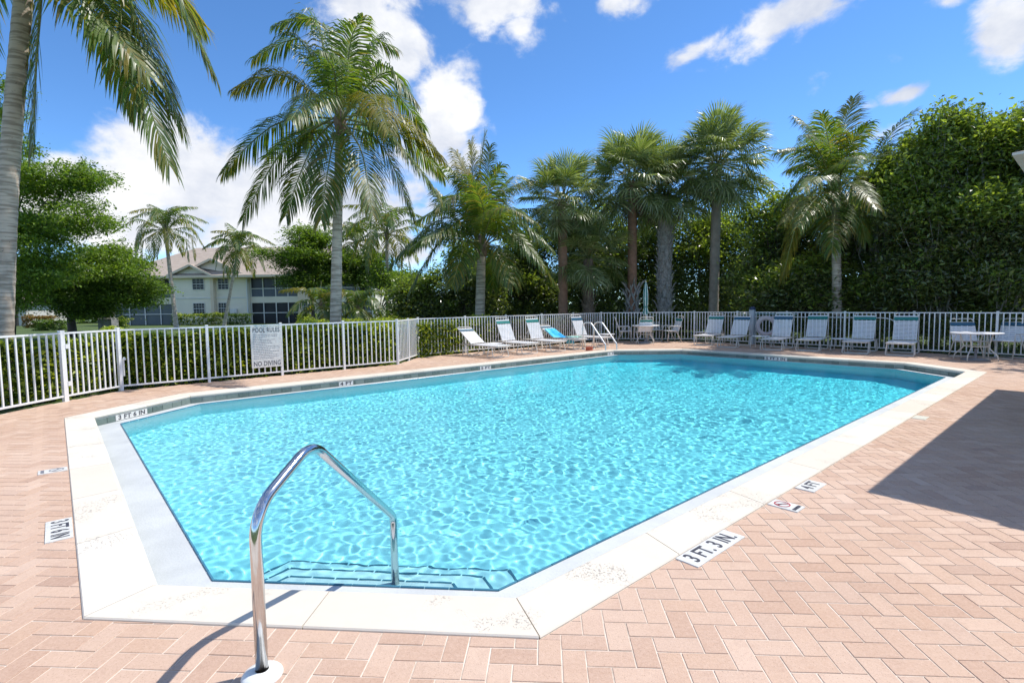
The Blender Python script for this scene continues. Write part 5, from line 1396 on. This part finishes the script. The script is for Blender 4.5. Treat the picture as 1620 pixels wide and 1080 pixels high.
# low planting by the house
def row(label, x0, x1, y, z1, n, seed, mat='hedge_leaf', size=.12, w=.9):
    A = ray(x0, 505, y); B = ray(x1, 505, y); A.z = B.z = -.05
    return hedge(label, A, B, w, 0, z1, n, size, mat, seed=seed, core=False, group='shrub rows before the house')
row('bright clipped shrub row under the gable windows of the house', 272, 352, 53.5, 1.15, 2600, 71)
row('dark clipped shrub row before the right screened porch of the house', 352, 396, 53.0, 1.1, 1300, 72, 'layer_tree')
row('small shrubs under the beige wall of the house', 470, 500, 52.5, 1.0, 900, 73)
row('low bright shrub row before the left screened porch', 176, 200, 40, 1.0, 700, 74)
row('orange and red leaved shrub row far left, beside the pale building', 36, 84, 52, 1.15, 1500, 75, 'orange_shrub', .14)
row('green shrub bank behind the left fence under the dark tree', 50, 100, 44, .8, 1400, 76, 'layer_tree', .13, 2.5)
row('shrubs at the foot of the slim palms right of the tall palm', 590, 660, 30, 1.35, 2200, 77, 'layer_tree', .11, 1.8)
row('low yellow-green hedge seen above the fence right of the rules sign', 470, 655, 24, 1.05, 4200, 78, 'hedge_leaf', .08, 1.2)

p = ray(171, 505, 33); p.z = -.05
g = G(); g.prism([(-.42, -.3), (.42, -.3), (.42, .3), (-.42, .3)], 0, 1.15, .05); t = obj('stone_pillar', g, MAT['stone_grey'], loc=p); retag(t, 'weathered grey stone pillar on the lawn left of the screened porch', 'pillar')
g = G(); g.prism([(-.30, -.2), (.30, -.2), (.30, .2), (-.30, .2)], 1.15, 1.55, .09); obj('pillar_top', g, MAT['stone_grey'], t)
# ------------------------------------------------------------------ house
HY = 56.0
def HP(px, py): p = ray(px, py, HY); return p.x, p.z
def hbox(name, x0, x1, y0, y1, z0, z1, mat, parent, **k):
    g = G(); g.box((x0, y0, z0), (x1, y1, z1)); return obj(name, g, MAT[mat] if isinstance(mat, str) else mat, parent, **k)
def m_roof():
    a = MN('roof_shingle'); pos = a.n('ShaderNodeNewGeometry').outputs['Position']
    b = a.ramp(a.noise(1.3, 4, .6, vec=pos, stretch=(1, 1, 6)), [(.3, (.37, .295, .235)), (.7, (.47, .385, .31))])
    a.prin(b, .9, normal=a.bump(a.noise(5, 3, .6, vec=pos, stretch=(.6, 1, 5)), .4, .05)); return a.m
def build_house():
    root = thing('house', 'two-storey pale house with brown hipped roof, two gables and screened porches', 'house', (0, 0, 0))
    roof = m_roof(); z0 = -.05
    X = lambda px: HP(px, 470)[0]
    Zt = lambda py, px=330: HP(px, py)[1]
    zb0, zb1 = Zt(480), Zt(470)          # floor band
    ze = Zt(436)                          # eaves
    # main body set back behind the porches
    d0 = 3.0
    hbox('main_wall', X(176), X(590), HY+d0, HY+d0+9, z0, ze, 'house_wall', root)
    # gabled blocks
    bl = hbox('gable_wall', X(271), X(335.5), HY, HY+d0-.01, z0, ze+.05, 'house_wall', root)
    br = hbox('gable_wall', X(336.5), X(389.5), HY+.45, HY+d0-.01, z0, ze+.05, 'house_wall', root)
    hbox('corner_pier', X(333.5), X(338.5), HY-.05, HY+.5, z0, ze-.1, 'house_beige', root)
    hbox('belt_course', X(271)-.03, X(333.4), HY-.05, HY-.003, Zt(472.2), Zt(470.4), 'house_trim', root)
    hbox('belt_course', X(338.6), X(389.5)+.03, HY+.40, HY+.447, Zt(472.2), Zt(470.4), 'house_trim', root)
    def gable(xl, xr, pk, y, zl, zr, zp, over=.55):
        g = G(); t = .12
        # triangular wall and two roof slopes
        g.add([(xl+over, y, zl+.1), (xr-over, y, zr+.1), (pk, y, zp-.12)], [(0, 1, 2)]); obj('gable_face', g, MAT['house_wall'], root)
        for (xa, za) in ((xl, zl), (xr, zr)):
            g = G(); vs = [(xa, y-.45, za), (pk, y-.45, zp), (pk, y+6, zp), (xa, y+6, za)]; vs += [(p[0], p[1], p[2]-t) for p in vs]
            g.add(vs, [(0, 1, 2, 3), (7, 6, 5, 4), (0, 4, 5, 1), (1, 5, 6, 2), (2, 6, 7, 3), (3, 7, 4, 0)]); obj('gable_roof', g, roof, root)
            g = G(); g.bar((xa, y-.5, za-.10), (pk, y-.5, zp-.10), .06, .22); obj('fascia', g, MAT['house_beige'], root)
        g = G(); g.box((xl+over-.2, y-.30, min(zl, zr)-.10), (xr-over+.2, y-.004, min(zl, zr)+.06)); obj('eave_trim', g, MAT['house_trim'], root)
    gable(HP(268, 436)[0], HP(342, 436)[0], HP(304, 419)[0], HY, Zt(434.5), Zt(437), Zt(418))
    gable(HP(300, 436)[0], HP(393.5, 436)[0], HP(333, 410)[0], HY+.45, Zt(424), Zt(437), Zt(408.5))
    # hipped main roof
    xl, xr = X(168), X(596); ya, yb = HY-.5, HY+d0+9.6; zr_ = Zt(395)+.9; ym = (ya+yb)/2
    g = G(); zt = ze-.02; rl, rr_ = X(262), X(520)
    vs = [(xl, ya, zt), (xr, ya, zt), (xr, yb, zt), (xl, yb, zt), (rl, ym, zr_), (rr_, ym, zr_)]
    g.add(vs, [(0, 1, 5, 4), (1, 2, 5), (2, 3, 4, 5), (3, 0, 4)]); obj('roof', g, roof, root)
    g = G(); g.box((xl, ya-.06, zt-.22), (xr, ya-.003, zt+.02)); g.box((xl, ya, zt-.24), (xr, HY+d0+.5, zt-.20)); obj('fascia', g, MAT['house_beige'], root)
    # windows
    def window(a, b, c, d, y, cols=3, rows=2, blind=True):
        xa, xb = HP(a, c)[0], HP(b, c)[0]; zt_, zb_ = Zt(c), Zt(d)
        f = link('window', None, root)
        hbox('pane', xa, xb, y-.035, y-.005, zb_, zt_, 'dark_glass', f)
        g = G(); w = .035
        for (p, q) in (((xa, zb_), (xb, zb_)), ((xa, zt_), (xb, zt_)), ((xa, (zt_+zb_)/2), (xb, (zt_+zb_)/2))): g.box((p[0]-w, y-.08, p[1]-w/2-.01), (q[0]+w, y-.036, p[1]+w/2+.01))
        for x in (xa, xb): g.box((x-w/2, y-.085, zb_), (x+w/2, y-.036, zt_))
        for k in range(1, cols):
            x = xa+(xb-xa)*k/cols; g.box((x-.010, y-.06, zb_), (x+.010, y-.036, zt_))
        for z in ((zt_*.75+zb_*.25), (zt_*.25+zb_*.75)): g.box((xa, y-.058, z-.010), (xb, y-.0365, z+.010))
        obj('frame', g, MAT['house_trim'], f)
        if blind:
            g = G(); k = 9
            for q in range(k):
                z = zt_-(zt_-zb_)*.48*(q+.5)/k; g.box((xa+.04, y-.0348+.0, z-.03), (xb-.04, y-.0335+.0, z+.012))
        return f
    window(304.4, 322.4, 440.5, 457.8, HY); window(306, 323.8, 479.3, 496.5, HY, 4)
    window(341, 357.6, 440.5, 457.8, HY+.45); window(342.2, 358.4, 479, 496.5, HY+.45, 4)
    # porches: lower screens, band, upper balcony
    def porch(a, b, posts, lower, upper, y, grey=False):
        xa, xb = X(a), X(b)
        f = link('screened_porch', None, root)
        hbox('floor_band', xa, xb, y, y+.25, zb0, zb1, 'house_wall', f)
        hbox('lower_screen', xa, xb, y+.10, y+.13, z0, zb0-.003, lower, f)
        hbox('balcony_shade', xa, xb, y+.10, y+.13, zb1+.003, ze-.25, upper, f)  # dark sheet stands in for the shade inside the balcony
        hbox('railing_panel', xa, xb, y+.03, y+.06, zb1+.003, Zt(458.5), simple('rail_grey', (.10, .12, .15), .6, var=.1) if 'rail_grey' not in MAT else MAT['rail_grey'], f)
        g = G()
        for p in posts: x = X(p); g.box((x-.05, y-.02, z0), (x+.05, y+.02, zb0-.004)); g.box((x-.05, y-.02, zb1+.004), (x+.05, y+.02, ze-.25))
        g.box((xa, y-.015, Zt(496.6)), (xb, y+.015, Zt(495.4))); g.box((xa, y-.015, Zt(457.6)), (xb, y+.015, Zt(456.4)))
        obj('screen_frame', g, MAT['house_trim'], f)
    porch(172, 270.5, (174, 197, 222, 247, 270), 'screen_grey', 'screen_dark', HY+.6)
    porch(390, 468.5, (391, 410.4, 430.5, 450, 468), 'screen_dark', 'dark_glass', HY+.9)
    porch(501.5, 586, (503, 520, 537, 560, 585), 'screen_grey', 'screen_dark', HY+.9)
    hbox('beige_wall', X(469), X(501), HY+.3, HY+d0-.01, z0, ze, 'house_beige', root)
    window(478, 492.6, 478.4, 495, HY+.3, 4)
    hbox('end_pier', X(585.6), X(590.5), HY+.8, HY+d0+.5, z0, ze, 'house_wall', root)
    g = G(); g.box((X(388.5)-.06, HY+.3, z0), (X(388.5)+.06, HY+.4, ze)); obj('downpipe', g, MAT['house_trim'], root)
    hbox('utility_box', X(362), X(371.5), HY+.1, HY+.44, Zt(496), Zt(489), 'house_trim', root)
build_house()
def far_house():
    y = 60; a = ray(-40, 480, y); b = ray(40, 480, y); root = thing('garden_building', 'pale low building corner at the far left behind the palm trunk', 'building', (0, 0, 0))
    hbox('wall', a.x, b.x, y, y+6, -.05, 2.6, 'stucco_white', root); 
    g = G(); g.add([(a.x-.5, y-.6, 2.55), (b.x+.5, y-.6, 2.55), (b.x-1.5, y+3, 4.2), (a.x+1, y+3, 4.2), (b.x+.5, y+6.6, 2.55), (a.x-.5, y+6.6, 2.55)], [(0, 1, 2, 3), (2, 4, 5, 3), (1, 4, 2), (0, 3, 5)]); obj('roof', g, D.materials['roof_shingle'], root)
    hbox('door_panel', b.x-1.6, b.x-.9, y-.04, y-.003, -.05, 1.9, 'boot_brown', root)
far_house()

# ------------------------------------------------------------------ clubhouse roof corner that shades the deck at the right
def clubhouse():
    zs = 2.83; A = at(0, 0, zs); A = ray(1601, 246, 1)  # soffit corner on its line of sight
    t = (zs-CAM_H)/(A.z-CAM_H); A = Vector((A.x*t, A.y*t, zs)); u = UX; v = -VX
    L = 7.25; W = 5.2
    root = thing('clubhouse', 'beige eaves corner of the clubhouse roof entering at the right edge', 'building', (0, 0, 0))
    P = lambda s, w, z: tuple((A+u*s+v*w)[:2])+(z,)
    g = G(); g.add([P(0, 0, zs), P(L, 0, zs), P(L, W, zs), P(-.08, W, zs), P(-.08, .80, zs), P(0, .80, zs)], [(5, 4, 3, 2, 1, 0)]); obj('soffit', g, MAT['soffit'], root)
    g = G(); pts = [P(0, 0, zs), P(L, 0, zs), P(L, W, zs), P(-.08, W, zs), P(-.08, .80, zs), P(0, .80, zs)]
    up = [(p[0], p[1], zs+.022) for p in pts]; n_ = 6; g.add(pts+up, [(i, (i+1) % n_, n_+(i+1) % n_, n_+i) for i in range(n_)]); obj('fascia', g, MAT['stucco_white'], root)
    g = G(); g.add([P(0, 0, zs+.023), P(L, 0, zs+.023), P(L, W, zs+.023), P(-.08, W, zs+.023), P(3.0, 3.0, zs+.75), P(L-3.0, 3.0, zs+.75)], [(0, 1, 5, 4), (1, 2, 5), (2, 3, 4, 5), (3, 0, 4)]); obj('roof', g, D.materials['roof_shingle'], root)
    g = G(); q = [P(.9, 1.0, 0)[:2], P(L-.9, 1.0, 0)[:2], P(L-.9, W, 0)[:2], P(.9, W, 0)[:2]]
    g.prism(q[::-1], 0, zs-.004); obj('wall', g, MAT['stucco_white'], root)
clubhouse()
